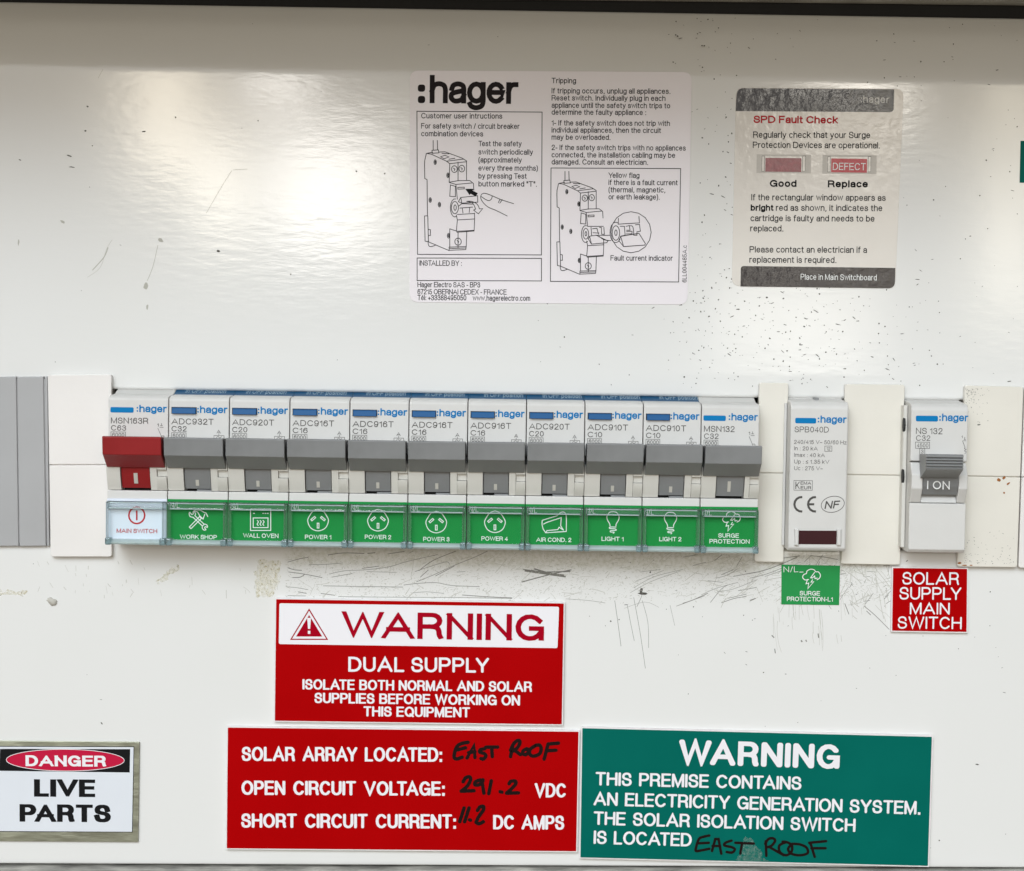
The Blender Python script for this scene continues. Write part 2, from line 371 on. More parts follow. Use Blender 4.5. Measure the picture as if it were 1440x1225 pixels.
F = {
'A': G(.90, [(0, 0), (.45, 1), (.90, 0)], [(.17, .32), (.73, .32)]),
'B': G(.70, [(0, 0), (0, 1), (.40, 1), (.40, .765, .25, .235, 90, -90), (0, .53)], [(0, .53), (.42, .53), (.42, .265, .28, .265, 90, -90), (0, 0)]),
'C': G(.78, [(.41, .5, .41, .5, 38, 322)]),
'D': G(.76, [(0, 0), (0, 1), (.32, 1), (.32, .5, .44, .5, 90, -90), (0, 0)]),
'E': G(.62, [(.62, 1), (0, 1), (0, 0), (.62, 0)], [(0, .53), (.57, .53)]),
'F': G(.57, [(.57, 1), (0, 1), (0, 0)], [(0, .52), (.50, .52)]),
'G': G(.81, [(.41, .5, .41, .5, 38, 335)], [(.46, .46), (.80, .46), (.80, .02)]),
'H': G(.73, [(0, 0), (0, 1)], [(.73, 0), (.73, 1)], [(0, .53), (.73, .53)]),
'I': G(.0, [(0, 0), (0, 1)]),
'J': G(.48, [(.48, 1), (.48, .25), (.24, .25, .24, .25, 0, -175)]),
'K': G(.70, [(0, 0), (0, 1)], [(.68, 1), (0, .34)], [(.24, .57), (.70, 0)]),
'L': G(.54, [(0, 1), (0, 0), (.54, 0)]),
'M': G(.86, [(0, 0), (0, 1)], [(.02, 1), (.43, .02), (.84, 1)], [(.86, 1), (.86, 0)]),
'N': G(.72, [(0, 0), (0, 1)], [(.02, 1), (.70, 0)], [(.72, 0), (.72, 1)]),
'O': G(.86, [(.43, .5, .43, .5, 0, 360)]),
'P': G(.66, [(0, 0), (0, 1), (.39, 1), (.39, .73, .27, .27, 90, -90), (0, .46)]),
'Q': G(.86, [(.43, .5, .43, .5, 0, 360)], [(.55, .22), (.84, -.03)]),
'R': G(.70, [(0, 0), (0, 1), (.41, 1), (.41, .735, .26, .265, 90, -90), (0, .47)], ['S', (.36, .47), (.56, .43), (.64, .30), (.66, .12), (.70, 0)]),
'S': G(.66, ['S', (.62, .72), (.55, .92), (.33, 1), (.11, .93), (.03, .75), (.10, .59), (.33, .52), (.57, .44), (.66, .26), (.57, .07), (.33, 0), (.09, .07), (0, .30)]),
'T': G(.68, [(0, 1), (.68, 1)], [(.34, 1), (.34, 0)]),
'U': G(.70, [(0, 1), (0, .32), (.35, .32, .35, .32, 180, 360), (.70, 1)]),
'V': G(.86, [(0, 1), (.43, 0), (.86, 1)]),
'W': G(1.22, [(0, 1), (.30, 0), (.61, 1), (.92, 0), (1.22, 1)]),
'X': G(.74, [(0, 0), (.72, 1)], [(.02, 1), (.74, 0)]),
'Y': G(.76, [(0, 1), (.38, .42), (.76, 1)], [(.38, .44), (.38, 0)]),
'Z': G(.68, [(.02, 1), (.68, 1), (0, 0), (.68, 0)]),
'0': G(.56, [(.28, .5, .28, .5, 0, 360)]),
'1': G(.26, [(0, .74), (.12, .78), (.26, 1), (.26, 0)]),
'2': G(.56, ['S', (.02, .68), (.08, .90), (.28, 1), (.48, .91), (.54, .72), (.44, .50), (.20, .28), (.02, .02)], [(.0, 0), (.56, 0)]),
'3': G(.56, ['S', (.03, .74), (.10, .93), (.28, 1), (.47, .92), (.52, .75), (.44, .58), (.22, .53)], ['S', (.22, .53), (.46, .48), (.56, .28), (.48, .07), (.28, 0), (.08, .07), (.0, .27)]),
'4': G(.58, [(.44, 0), (.44, 1), (0, .28), (.58, .28)]),
'5': G(.56, ['S', (.0, .25), (.09, .06), (.28, 0), (.48, .09), (.56, .32), (.48, .56), (.28, .63), (.06, .50)], [(.06, .50), (.11, 1), (.50, 1)]),
'6': G(.56, [(.28, .32, .28, .32, 0, 360)], ['S', (.0, .34), (.04, .70), (.16, .94), (.32, 1), (.47, .94), (.53, .78)]),
'7': G(.54, [(0, 1), (.54, 1)], ['S', (.54, .98), (.30, .55), (.18, 0)]),
'8': G(.56, [(.28, .76, .24, .24, 0, 360)], [(.28, .26, .28, .27, 0, 360)]),
'9': G(.56, [(.28, .68, .28, .32, 0, 360)], ['S', (.56, .66), (.52, .30), (.40, .06), (.24, 0), (.09, .06), (.03, .22)]),
'a': G(.48, ['S', (.03, .52), (.09, .67), (.26, XH), (.43, .67), (.48, .52), (.48, .3), (.48, .0)], ['S', (.47, .44), (.20, .38), (.03, .30), (.01, .14), (.10, .02), (.24, 0), (.40, .07), (.48, .24)]),
'b': G(.52, [(0, 0), (0, 1)], [(.26, XH / 2, .26, XH / 2, 0, 360)]),
'c': G(.50, [(.27, XH / 2, .27, XH / 2, 42, 318)]),
'd': G(.52, [(.52, 0), (.52, 1)], [(.26, XH / 2, .26, XH / 2, 0, 360)]),
'e': G(.53, [(.0, .38), (.53, .38), (.265, .365, .265, .365, 2, 318)]),
'f': G(.28, ['S', (.28, 1), (.16, .98), (.10, .86), (.10, .70)], [(.10, .80), (.10, 0)], [(0, .70), (.27, .70)]),
'g': G(.52, [(.26, XH / 2, .26, XH / 2, 0, 360)], ['S', (.52, .72), (.52, .30), (.52, .0), (.46, -.20), (.26, -.28), (.08, -.22), (.02, -.12)]),
'h': G(.50, [(0, 0), (0, 1)], ['S', (.0, .45), (.08, .66), (.26, XH), (.44, .66), (.50, .48), (.50, .25), (.50, 0)]),
'i': G(.0, [(0, 0), (0, .72)], ('dot', 0, .97)),
'j': G(.14, [(.14, .72), (.14, -.18), (.0, -.28)], ('dot', .14, .97)),
'k': G(.47, [(0, 0), (0, 1)], [(.44, .72), (0, .28)], [(.17, .44), (.47, 0)]),
'l': G(.0, [(0, 0), (0, 1)]),
'm': G(.82, [(0, 0), (0, .72)], ['S', (0, .45), (.06, .66), (.22, XH), (.36, .67), (.41, .50), (.41, .25), (.41, 0)], ['S', (.41, .45), (.47, .66), (.63, XH), (.77, .67), (.82, .50), (.82, .25), (.82, 0)]),
'n': G(.49, [(0, 0), (0, .72)], ['S', (.0, .45), (.08, .66), (.25, XH), (.43, .66), (.49, .48), (.49, .25), (.49, 0)]),
'o': G(.54, [(.27, XH / 2, .27, XH / 2, 0, 360)]),
'p': G(.52, [(0, -.28), (0, .72)], [(.26, XH / 2, .26, XH / 2, 0, 360)]),
'q': G(.52, [(.52, -.28), (.52, .72)], [(.26, XH / 2, .26, XH / 2, 0, 360)]),
'r': G(.28, [(0, 0), (0, .72)], ['S', (0, .42), (.06, .62), (.16, .71), (.28, .72)]),
's': G(.47, ['S', (.43, .54), (.37, .68), (.22, XH), (.07, .68), (.03, .55), (.10, .44), (.25, .38), (.41, .31), (.47, .18), (.40, .04), (.24, 0), (.06, .05), (.0, .20)]),
't': G(.26, ['S', (.10, .92), (.10, .5), (.10, .16), (.14, .03), (.26, .01)], [(0, .70), (.25, .70)]),
'u': G(.49, ['S', (0, .72), (0, .48), (0, .25), (.06, .07), (.24, 0), (.41, .07), (.49, .28)], [(.49, .72), (.49, 0)]),
'v': G(.50, [(0, .72), (.25, 0), (.50, .72)]),
'w': G(.78, [(0, .72), (.19, 0), (.39, .72), (.59, 0), (.78, .72)]),
'x': G(.50, [(0, 0), (.48, .72)], [(.02, .72), (.50, 0)]),
'y': G(.50, [(0, .72), (.25, .02)], [(.50, .72), (.22, -.10), (.14, -.26), (.0, -.27)]),
'z': G(.47, [(.02, .72), (.47, .72), (0, 0), (.47, 0)]),
'.': G(.10, ('dot', .06, 0)), ',': G(.12, ('dot', .07, 0), [(.09, 0), (.04, -.16)]),
':': G(.06, ('dot', .05, .02), ('dot', .05, .62)), '-': G(.27, [(0, .36), (.27, .36)]), '_': G(.5, [(0, -.06), (.5, -.06)]),
'/': G(.30, [(0, -.02), (.30, 1.02)]), '(': G(.16, ['S', (.16, 1.04), (.03, .75), (0, .40), (.03, .05), (.16, -.24)]),
')': G(.16, ['S', (0, 1.04), (.13, .75), (.16, .40), (.13, .05), (0, -.24)]),
'"': G(.18, [(0, 1), (0, .70)], [(.18, 1), (.18, .70)]), '+': G(.52, [(0, .36), (.52, .36)], [(.26, .10), (.26, .62)]),
'~': G(.46, ['S', (0, .36), (.10, .46), (.23, .40), (.36, .33), (.46, .42)]),
'<=': G(.5, [(.5, .82), (0, .52), (.5, .24)], [(0, .04), (.5, .04)]),
'!': G(.0, [(0, 1), (0, .3)], ('dot', 0, 0)),
}
F['é'] = G(.53, *F['e'][1], [(.22, .86), (.36, 1.06)])
KERN = {'WA', 'AW', 'AV', 'VA', 'AT', 'TA', 'AY', 'YA', 'LT', 'LY', 'PA', 'FA', 'Te', 'To', 'Ye', 'AC', 'RT', 'AU', 'LA', 'AR'} - {'AU', 'LA', 'AR', 'AC', 'RT'}
def text(bm, s, p0, p1, cap, h, t=.14, rnd=False, gap=.20, space=.30, skew=0.0, bold=0.0):
    """letters from photo point p0 to p1 (outer ends of the baseline); cap height in photo pixels"""
    a, b = W(*p0, h), W(*p1, h)
    A, B = Vector((a.x, a.z)), Vector((b.x, b.z))
    u = (B - A).normalized(); v = Vector((-u.y, u.x)); L = (B - A).length
    c = cap / SC * (D * 1000 - h) / (D * 1000)
    toks = ['<=' if ch == '≤' else ch for ch in s]
    x = 0; pos = []; pad = t; last = None
    for k in toks:
        if k == ' ': x += space + .06; continue
        w = F[k][0] + pad
        if pos and (pos[-1][0] + k) in KERN and x == last: x -= .15
        pos.append((k, x, w)); x += w + gap - t * .35; last = x
    total = pos[-1][1] + pos[-1][2]
    if bold:        # heavier stems: the same letters set again a little to the right
        e = u * (bold * c); n_ = 3; B = B - e; L = (B - A).length
    sx = L / (total * c)
    shifts = [e * (j / (n_ - 1)) for j in range(n_)] if bold else [Vector((0, 0))]
    def flat(q):
        d = q - A; a_, b_ = d.dot(u), d.dot(v)
        return A + u * a_ + v * min(max(b_, 0.0), c)
    for k, x, w, sh_ in [(k, x, w, q_) for k, x, w in pos for q_ in shifts]:
        cl = None if rnd or k in 'gjpqyQ,/()_' or skew else flat
        for st in F[k][1]:
            if st[0] == 'dot':
                cx, cy = x + st[1] + t / 2, t / 2 + st[2] * (1 - t); r = t * .56
                q = [A + sh_ + u * ((cx - r) * sx * c) + v * (cy * c), A + sh_ + u * ((cx + r) * sx * c) + v * (cy * c)]
                ribbon(bm, q, 2 * r * c, h); continue
            pts = []
            for gx, gy in sample(st):
                yy = t / 2 + gy * (1 - t)
                pts.append(A + sh_ + u * ((x + gx + t / 2) * sx * c + skew * yy * c) + v * (yy * c))
            ribbon(bm, pts, t * c * (.5 + .5 * min(sx, 1.15)), h, rnd, cap=0 if rnd else (1.5 if cl and k in 'AVWMNKXYZvwxkz7' else .95), clamp=cl)
def draw(bm, strokes, fn, width_px, h, rnd=True):
    """lines given in a local drawing frame; fn maps them to photo pixels"""
    for st in strokes:
        pts = []
        for q in sample(st):
            p = W(*fn(*q), h); pts.append((p.x, p.z))
        ribbon(bm, pts, width_px / SC, h, rnd)
def crop(ox, oy, s): return lambda x, y: (ox + x / s, oy + y / s)
def ell(cx, cy, rx, ry, a0=0, a1=360): return [(cx, cy, rx, ry, a0, a1)]
def fill(bm, pts, fn, h):
    LV[0] = (LV[0] + 1) % 17
    f = sheet(bm, Q([fn(*q) for q in pts], h), h + LV[0] * .0025)
    bmesh.ops.triangulate(bm, faces=[f])
NB = bmesh.new

# ------------------------------------------------------------------ the setting: panel, cabinet
ztopL, ztopR = W(-120, -2).z, W(1560, 26).z
xl, xr = W(-520, 600).x, W(1960, 600).x
def zline(y0, y1): return W(0, y0).z, W(1440, y1).z     # heights where a line meets the photo's left and right edge
def ex(z0, z1):        # extend from frame edges to the panel ends
    xa, xb = W(0, 600).x, W(1440, 600).x; k = (z1 - z0) / (xb - xa)
    return z0 + k * (xl - xa), z1 + k * (xr - xb)
edge_top = ex(*zline(0.5, 24)); bend = ex(*zline(86, 108))
slot_t = ex(*zline(545.5, 564.5)); edge_bot = ex(*zline(1215, 1221))
zsb = W(1145, 775, 10).z - .0004
slot_b = (zsb, zsb)
bm = NB()
def sweep(prof):
    """prof: [(h, (zl, zr))]"""
    a = [bm.verts.new((xl, -MM(h), z[0])) for h, z in prof]; b = [bm.verts.new((xr, -MM(h), z[1])) for h, z in prof]
    for i in range(len(prof) - 1):
        f = bm.faces.new((a[i], b[i], b[i + 1], a[i + 1])); f.smooth = True
def sh(z, d): return (z[0] + MM(d), z[1] + MM(d))
prof = [(-14, sh(edge_top, .2)), (-4.2, sh(edge_top, .2)), (-3.5, edge_top), (-3.3, sh(edge_top, -.6))]
for i in range(9):      # soft fold between the tilted top band and the flat face
    t = i / 8; prof.append((-.55 * (1 - t) ** 2, sh(bend, 3.0 - 6.0 * t)))
prof += [(0, sh(bend, -12)), (0, sh(slot_t, 8))]
for i in range(7):
    a = math.radians(90 * i / 6); prof.append((-1.3 * (1 - math.cos(a)), sh(slot_t, 1.3 - 1.3 * math.sin(a))))
prof.append((-5, slot_t))
sweep(prof)
prof = [(-5, slot_b)]
for i in range(7):
    a = math.radians(90 * (1 - i / 6)); prof.append((-1.0 * (1 - math.cos(a)), sh(slot_b, -1.0 + 1.0 * math.sin(a))))
prof += [(0, sh(slot_b, -6)), (0, sh(edge_bot, 2))]
for i in range(5):
    a = math.radians(90 * i / 4); prof.append((-.8 * (1 - math.cos(a)), sh(edge_bot, .8 - .8 * math.sin(a))))
prof.append((-8, edge_bot))
sweep(prof)
bmesh.ops.recalc_face_normals(bm, faces=bm.faces[:])
# ends of the slot, outside the picture
for x0_, x1_ in ((xl, W(-99, 650).x), (W(1522, 650).x, xr)):
    f = bm.faces.new([bm.verts.new((x, .00003, z)) for x, z in ((x0_, slot_b[0] - .0012), (x1_, slot_b[0] - .0012), (x1_, slot_t[0] + .0015), (x0_, slot_t[0] + .0015))])
    f.normal_update()
    if f.normal.y > 0: f.normal_flip()
PANEL = link('switchboard_panel', bm, M_PANEL, smooth=True)
me = PANEL.data
tag(PANEL, 'white painted steel panel, speckled and scratched, carrying every breaker and sign', None, kind='structure')

# cabinet behind the panel: dark recess and rail
bm = NB()
box(bm, xl, xr, -62, -60, W(720, 1330).z, W(720, -110).z)
tag(link('cabinet_back', bm, M_DARK), 'dark inside of the cabinet behind the slot', kind='structure')
bm = NB()
zr = (slot_t[0] + slot_b[0]) / 2
for dz in (-.0175, .0105): box(bm, xl, xr, -42, -41, zr + dz, zr + dz + .007)
box(bm, xl, xr, -49, -48, zr - .0105, zr + .0105)
tag(link('mounting_rail', bm, M_FRAME), 'steel mounting rail behind the breakers', kind='structure')
# frame round the panel
bm = NB()
za = ex(*zline(-13, 4))
prism(bm, [(6, za[0]), (-40, za[0]), (-40, za[0] + .03), (6, za[0] + .03)], xl, xr, .6)
FR = link('cabinet_frame', bm, mat('frame_light', (.50, .50, .47), .5, bump=.3, bscale=250, var=.3, vscale=70)); FR.rotation_euler = (0, math.atan2(za[0] - za[1], xr - xl), 0); FR.location.z -= (za[0] - za[1]) / 2
tag(FR, 'grey metal frame of the cabinet along the top and bottom edge', kind='structure')
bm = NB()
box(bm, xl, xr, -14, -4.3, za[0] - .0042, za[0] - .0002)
o = link('gap_shade', bm, M_DARK, FR); o.location.z -= (za[0] - za[1]) / 2  # black strip painting in the shade of the gap above the panel
bm = NB()
zb = ex(*zline(1217, 1222.5))
prism(bm, [(2.0, zb[0] - .0004), (.8, zb[0]), (-30, zb[0]), (-30, zb[0] - .0018), (2.0, zb[0] - .0018)], xl, xr, .25)
o = link('worn_lip', bm, M_WORN, FR); o.location.z -= (zb[0] - zb[1]) / 2; o.rotation_euler = (0, math.atan2(zb[0] - zb[1], xr - xl) - FR.rotation_euler.y, 0)
bm = NB()
prism(bm, [(3.5, zb[0] - .0019), (-30, zb[0] - .0019), (-30, zb[0] - .03), (3.5, zb[0] - .03)], xl, xr, .3)
o2 = link('lower_bar', bm, M_FRAME, FR); o2.location.z -= (zb[0] - zb[1]) / 2; o2.rotation_euler = o.rotation_euler
# unseen hood added, its depth and tan set to shade and warm the upper panel
bm = NB()
zh = ztopL + .010
SHADE_HOOD_D = 114
box(bm, xl - .02, xr + .02, -60, SHADE_HOOD_D, zh, zh + .0015, .3)
tag(link('shade_hood', bm, mat('shade_hood_tan', (.34, .28, .16), .5, var=.1)), 'unseen sheet metal hood added over the cabinet to shade the panel', kind='structure')

# ------------------------------------------------------------------ wear on the paint
rng = random.Random(7)
def fleck(bm, px, py, L, wd, ang, h=.012):
    n = rng.randint(5, 7); pts = []
    ca, sa = math.cos(ang), math.sin(ang)
    for i in range(n):
        a = 2 * math.pi * i / n; r = rng.uniform(.6, 1.1)
        x, y = L / 2 * math.cos(a) * r, wd / 2 * math.sin(a) * r
        pts.append((px + x * ca - y * sa, py + x * sa + y * ca))
    LV[0] = (LV[0] + 1) % 17
    sheet(bm, Q(pts, h), h + LV[0] * .0025)
bm = NB()
def dens(x, y):
    if y < 545 and x > 940:
        d = .07
        d += .95 * math.exp(-((y - 470) / 75) ** 2) * math.exp(-((x - 1110) / 130) ** 2)
        d += .30 * math.exp(-((x - 1000) / 50) ** 2)
        return d
    if y < 545: return .0035 + .03 * math.exp(-((x - 860) / 120) ** 2) * (1 if y > 430 else .2)
    if y > 780:
        if x > 820: return .022 + .05 * math.exp(-((y - 850) / 60) ** 2)
        return .0015
    return 0
for _ in range(17000):
    x, y = rng.uniform(0, 1440), rng.uniform(22, 1215)
    if rng.random() > dens(x, y): continue
    s = 1.1 + 1.9 * rng.random() ** 2
    if rng.random() < .30: fleck(bm, x, y, s * rng.uniform(1.6, 3.4), s * .55, rng.gauss(0.1, .35))
    else: fleck(bm, x, y, s * 1.1, s * .9, rng.uniform(0, 3))
for x, y, L, w, a in [(123, 150, 4, 2.6, .2), (120, 184, 3.5, 3, 0), (97, 219, 11, 2.2, .35), (101, 235, 10, 1.8, .1), (28, 225, 5, 2, .4),
                      (202, 185, 8, 2.4, -.2), (247, 165, 3, 3, 0), (130, 205, 2.6, 2.4, 0), (307, 353, 7, 4, .3), (409, 386, 2.5, 2.5, 0),
                      (363, 170, 2.6, 2.4, 0), (501, 241, 3, 3, 0), (541, 244, 3, 3, 0), (143, 1017, 5, 2, 1.0), (1374, 1075, 6, 2.4, .2),
                      (905, 835, 17, 5, .05), (902, 830, 5, 8, .3)]:
    fleck(bm, x, y, L, w, a)
tag(link('paint_chips', bm, M_CHIP, PANEL), kind='stuff')
def scratches(bm, n, xr_, yr_, ang, la, wd, hb=.012, keep=None):
    for _ in range(n):
        x, y = rng.uniform(*xr_), rng.uniform(*yr_); a = math.radians(rng.gauss(*ang)); L = rng.uniform(*la) * rng.random() ** .6 + 2
        cur = rng.gauss(0, .10); k = 5; pts = []
        for i in range(k):
            t = i / (k - 1) - .5; aa = a + cur * t
            q = W(x + L * t * math.cos(aa), y + L * t * math.sin(aa), hb); pts.append((q.x, q.z))
        ribbon(bm, pts, rng.uniform(*wd) / SC, hb)
LN = lambda bm, sts, fn, wpx, h: [ribbon(bm, [(lambda p: (p.x, p.z))(W(*fn(*q), h)) for q in (sample(['S'] + st) if len(st) > 2 else st)], wpx * rng.uniform(.5, 1.05) / SC, h) for st in sts]
bm = NB()
c1 = crop(400, 775, 4.5)
LN(bm, [[(275, 25), (370, 12), (505, 15)], [(525, 15), (575, 10)], [(655, 18), (760, 2)], [(785, 14), (815, 0)], [(20, 70), (100, 48), (150, 40)], [(155, 86), (260, 84), (370, 75)], [(20, 105), (60, 118), (110, 122)], [(25, 132), (120, 145), (240, 168)],
        [(50, 168), (100, 165), (130, 145)], [(285, 145), (380, 125), (520, 118), (660, 100), (780, 65), (970, 22)], [(490, 110), (600, 95)], [(300, 165), (430, 142)], [(520, 130), (710, 135)], [(850, 125), (940, 60), (1085, 0)], [(825, 130), (930, 95), (1025, 68), (1045, 85)],
        [(860, 165), (910, 120)], [(835, 195), (950, 148), (1075, 90), (1200, 40), (1285, 0)], [(955, 158), (1075, 95)], [(245, 220), (480, 224), (750, 228)], [(755, 215), (840, 205), (960, 200), (1060, 218), (1235, 225)], [(1090, 133), (1145, 130)], [(810, 265), (900, 258), (1010, 268)],
        [(10, 226), (80, 232), (150, 245)], [(85, 258), (140, 268)], [(230, 268), (320, 280)], [(20, 282), (135, 284)], [(340, 288), (700, 292), (1100, 294), (1440, 300)], [(1125, 278), (1300, 290), (1440, 296)]], c1, 1.0, .012)
c2 = crop(360, 760, 2.25)
LN(bm, [[(845, 92), (910, 100), (995, 98)], [(850, 96), (930, 108), (980, 115)], [(840, 132), (930, 108), (998, 93)], [(870, 95), (960, 112)], [(880, 90), (930, 104), (975, 110)]], c2, 2.2, .012)
LN(bm, [[(980, 185), (1050, 190), (1105, 198)], [(1135, 190), (1145, 260), (1155, 335)], [(1175, 205), (1185, 260), (1197, 318)], [(1195, 180), (1215, 290), (1232, 405)], [(1205, 210), (1222, 170), (1216, 150)], [(1222, 190), (1240, 260), (1242, 340)], [(1310, 205), (1325, 270)],
        [(1165, 215), (1230, 195), (1275, 212)], [(1195, 150), (1260, 115), (1350, 92)], [(1185, 165), (1250, 130), (1340, 98)], [(1215, 100), (1280, 92)], [(1330, 208), (1420, 175)], [(1200, 130), (1290, 95)]], c2, .62, .012)
c3 = crop(960, 760, 4.235)
LN(bm, [[(0, 375), (60, 355), (150, 315)], [(110, 325), (200, 285), (330, 250)], [(165, 370), (230, 290), (270, 265)], [(205, 305), (300, 290), (440, 235)], [(230, 372), (310, 345), (380, 335)], [(270, 345), (380, 320)], [(200, 225), (270, 205), (325, 170)], [(230, 205), (300, 175)], [(190, 120), (235, 85)],
        [(320, 155), (355, 97)], [(0, 100), (90, 85)], [(380, 200), (480, 180), (590, 140), (680, 100)], [(400, 225), (500, 200), (590, 165)], [(490, 215), (590, 180)], [(600, 105), (700, 92)], [(760, 90), (850, 100), (925, 115)], [(300, 215), (430, 190)], [(60, 150), (140, 130)], [(330, 300), (440, 280)],
        [(150, 240), (240, 250)], [(1080, 390), (1150, 450), (1230, 530)], [(1095, 420), (1120, 445)], [(965, 375), (990, 440)], [(870, 385), (885, 410)], [(1000, 365), (1005, 390)]], c3, .95, .012)
LN(bm, [[(530, 565), (545, 580)], [(548, 645), (552, 672)], [(806, 555), (810, 580)], [(705, 595), (712, 605)], [(733, 592), (738, 604)], [(400, 358), (435, 345)]], c3, 1.9, .012)
scratches(bm, 40, (1100, 1250), (785, 850), (-30, 35), (5, 26), (.35, .75))
tag(link('scratch_marks', bm, M_SCR, PANEL), kind='stuff')
bm = NB()
for _ in range(4300):
    x, y = rng.uniform(402, 1250), rng.uniform(778, 850)
    if y > 842 and rng.random() < .7: continue
    L = 1 + 5 * rng.random() ** 3
    fleck(bm, x, y, L, rng.uniform(.4, .9), rng.gauss(-.2, .7), .006)
scratches(bm, 130, (402, 1250), (782, 846), (-15, 30), (4, 30), (.3, .65), .006)
scratches(bm, 120, (1000, 1250), (783, 850), (-25, 30), (6, 45), (.3, .7), .006)
scratches(bm, 30, (1085, 1200), (848, 900), (86, 4), (15, 60), (.25, .5), .006)
scratches(bm, 34, (1195, 1250), (800, 870), (60, 25), (10, 40), (.3, .7), .006)
scratches(bm, 40, (50, 400), (790, 840), (80, 25), (3, 12), (.3, .7), .006)
LN(bm, [[(290, 300), (312, 262), (326, 240)], [(328, 239), (348, 238)], [(123, 390), (141, 376), (150, 350), (158, 337)], [(138, 110), (145, 97)]], lambda x, y: (x, y), .7, .006)
LN(bm, [[(152, 348), (146, 362), (130, 380)], [(222, 345), (215, 375), (207, 395)]], lambda x, y: (x, y), 1.2, .006)
for x, y, L, w, a in [(226, 338, 9, 7, .5), (205, 402, 7, 13, .1), (207, 432, 4, 9, .2), (88, 312, 9, 4, .4), (26, 340, 3, 12, .1)]: fleck(bm, x, y, L, w, a, .006)
tag(link('faint_scratches', bm, M_SCRL, PANEL), kind='stuff')
def ragged(poly, amp=1.6, n=7):
    o = []
    for i, (x, y) in enumerate(poly):
        x2, y2 = poly[(i + 1) % len(poly)]
        for j in range(n):
            t = j / n; o.append((x + (x2 - x) * t + jg.gauss(0, amp), y + (y2 - y) * t + jg.gauss(0, amp)))
    return o
jg = random.Random(5)
bm = NB()
for poly in [[(362, 790), (395, 788), (392, 815), (384, 838), (360, 840), (357, 815)], [(250, 794), (252, 800), (226, 820), (219, 819), (232, 806)], [(0, 830), (40, 832), (30, 838), (0, 838)]]:
    bmesh.ops.triangulate(bm, faces=[sheet(bm, Q(ragged(poly), .02), .02)])
tag(link('glue_residue', bm, M_GLUE, PANEL), kind='stuff')
bm = NB()
p = W(74, 846)
bmesh.ops.create_icosphere(bm, subdivisions=3, radius=1)
for v in bm.verts:
    k = 1 + .25 * math.sin(v.co.x * 5 + v.co.z * 4) * math.cos(v.co.z * 6)
    v.co = Vector((p.x + v.co.x * .0016 * k, -max(0, v.co.y * -.0008), p.z + v.co.z * .0012 * k - .0004 * v.co.x))
link('glue_blob', bm, M_PLASTER, PANEL, True)

# ------------------------------------------------------------------ circuit breakers
BX = [150.5, 235.6, 321, 406, 490.4, 573.6, 656.3, 738.7, 820.9, 903, 984.6, 1066.6]
YREF = 697
def Z(y, h): return W(YREF, y, h).z          # y read off the seventh breaker (photo column 697)
ROWK = math.tan(math.radians(0.8))
def ry(x, y): return y + (x - YREF) * ROWK    # the same level read at photo column x
def arcprof(y0, y1, h0, hm, h1, n=7):
    o = []
    for i in range(n):
        t = i / (n - 1)
        h = (1 - t) ** 2 * h0 + 2 * t * (1 - t) * hm + t * t * h1
        o.append((h, Z(y0 + (y1 - y0) * t, 13)))
    return o
def brand(parent, x0, x1, top, base, h, m):
    """two dots and the maker's name; x0 = left of the dots"""
    b = NB(); asc = base - top; w = x1 - x0
    for k in (.18, .62):
        s = asc * .20
        fill(b, [(0, 0), (s, 0), (s, s), (0, s)], lambda x, y: (x0 + x, base - asc * k - s + y + 1.2 * asc * .1), h)
    text(b, 'hager', (x0 + asc * .36, base), (x1, base + (x1 - x0) * ROWK * .8), asc, h, .18, gap=.12)
    return link('brand_lettering', b, m, parent)
def socket_icon(cx, cy):
    s = []
    s.append(['S'] + [(cx + rx * math.cos(math.radians(a)), cy - ryy * math.sin(math.radians(a))) for a, rx, ryy in
              [(90, 0, 16.2), (60, 13.5, 16.0), (35, 14.2, 13), (0, 14.6, 13), (-45, 14.6, 14.2), (-90, 14, 14.2), (-135, 14.6, 14.2), (-180, 14.6, 13), (-215, 14.2, 13), (-240, 13.5, 16.0), (-270, 0, 16.2)]])
    for (x, y, a) in [(-6.8, -3.0, 40), (6.8, -3.0, -40), (0, 6.8, 90)]:
        c, n = math.cos(math.radians(a)), -math.sin(math.radians(a)); L, w = 3.4, 1.2
        s.append([(cx + x + L * i * c - w * j * n, cy + y + L * i * n + w * j * c) for i, j in ((-1, -1), (1, -1), (1, 1), (-1, 1), (-1, -1))])
    return s
def bulb_icon(cx, cy):
    return [['S', (cx - 4.2, cy + 5), (cx - 4.6, cy + 2), (cx - 8, cy - 4), (cx - 8.4, cy - 9), (cx - 5, cy - 14), (cx, cy - 15.2), (cx + 5, cy - 14), (cx + 8.4, cy - 9), (cx + 8, cy - 4), (cx + 4.6, cy + 2), (cx + 4.2, cy + 5)],
            ['S', (cx + 4, cy + 6.5), (cx - 4, cy + 6.5), (cx - 4.5, cy + 8.5), (cx + 3, cy + 9), (cx + 4.2, cy + 11), (cx - 3, cy + 11.5), (cx - 3.4, cy + 13.4), (cx + 1.5, cy + 13.6), (cx + .5, cy + 15.2)]]
def cloud_icon(cx, cy, k=1.0):
    f = lambda pts: [(cx + x * k, cy + y * k) for x, y in pts]
    return [['S'] + f([(-4, 1), (-9, 1.5), (-12.3, -2), (-10.5, -6), (-7, -7.5), (-6, -11), (-1, -13.5), (4, -12.5), (6, -10), (10, -9.5), (12.6, -5.5), (11.5, -1), (8, 1.2)]),
            f([(4.5, -9), (-1, -1.5), (1.5, -1.2), (4.5, -4), (5.2, -.2), (8, -1)]),
            f([(-5.5, 1), (-7.5, 7), (-3.8, 6), (-5, 14), (3.2, 4.2), (-.5, 4.8), (1.5, 1.5)])]
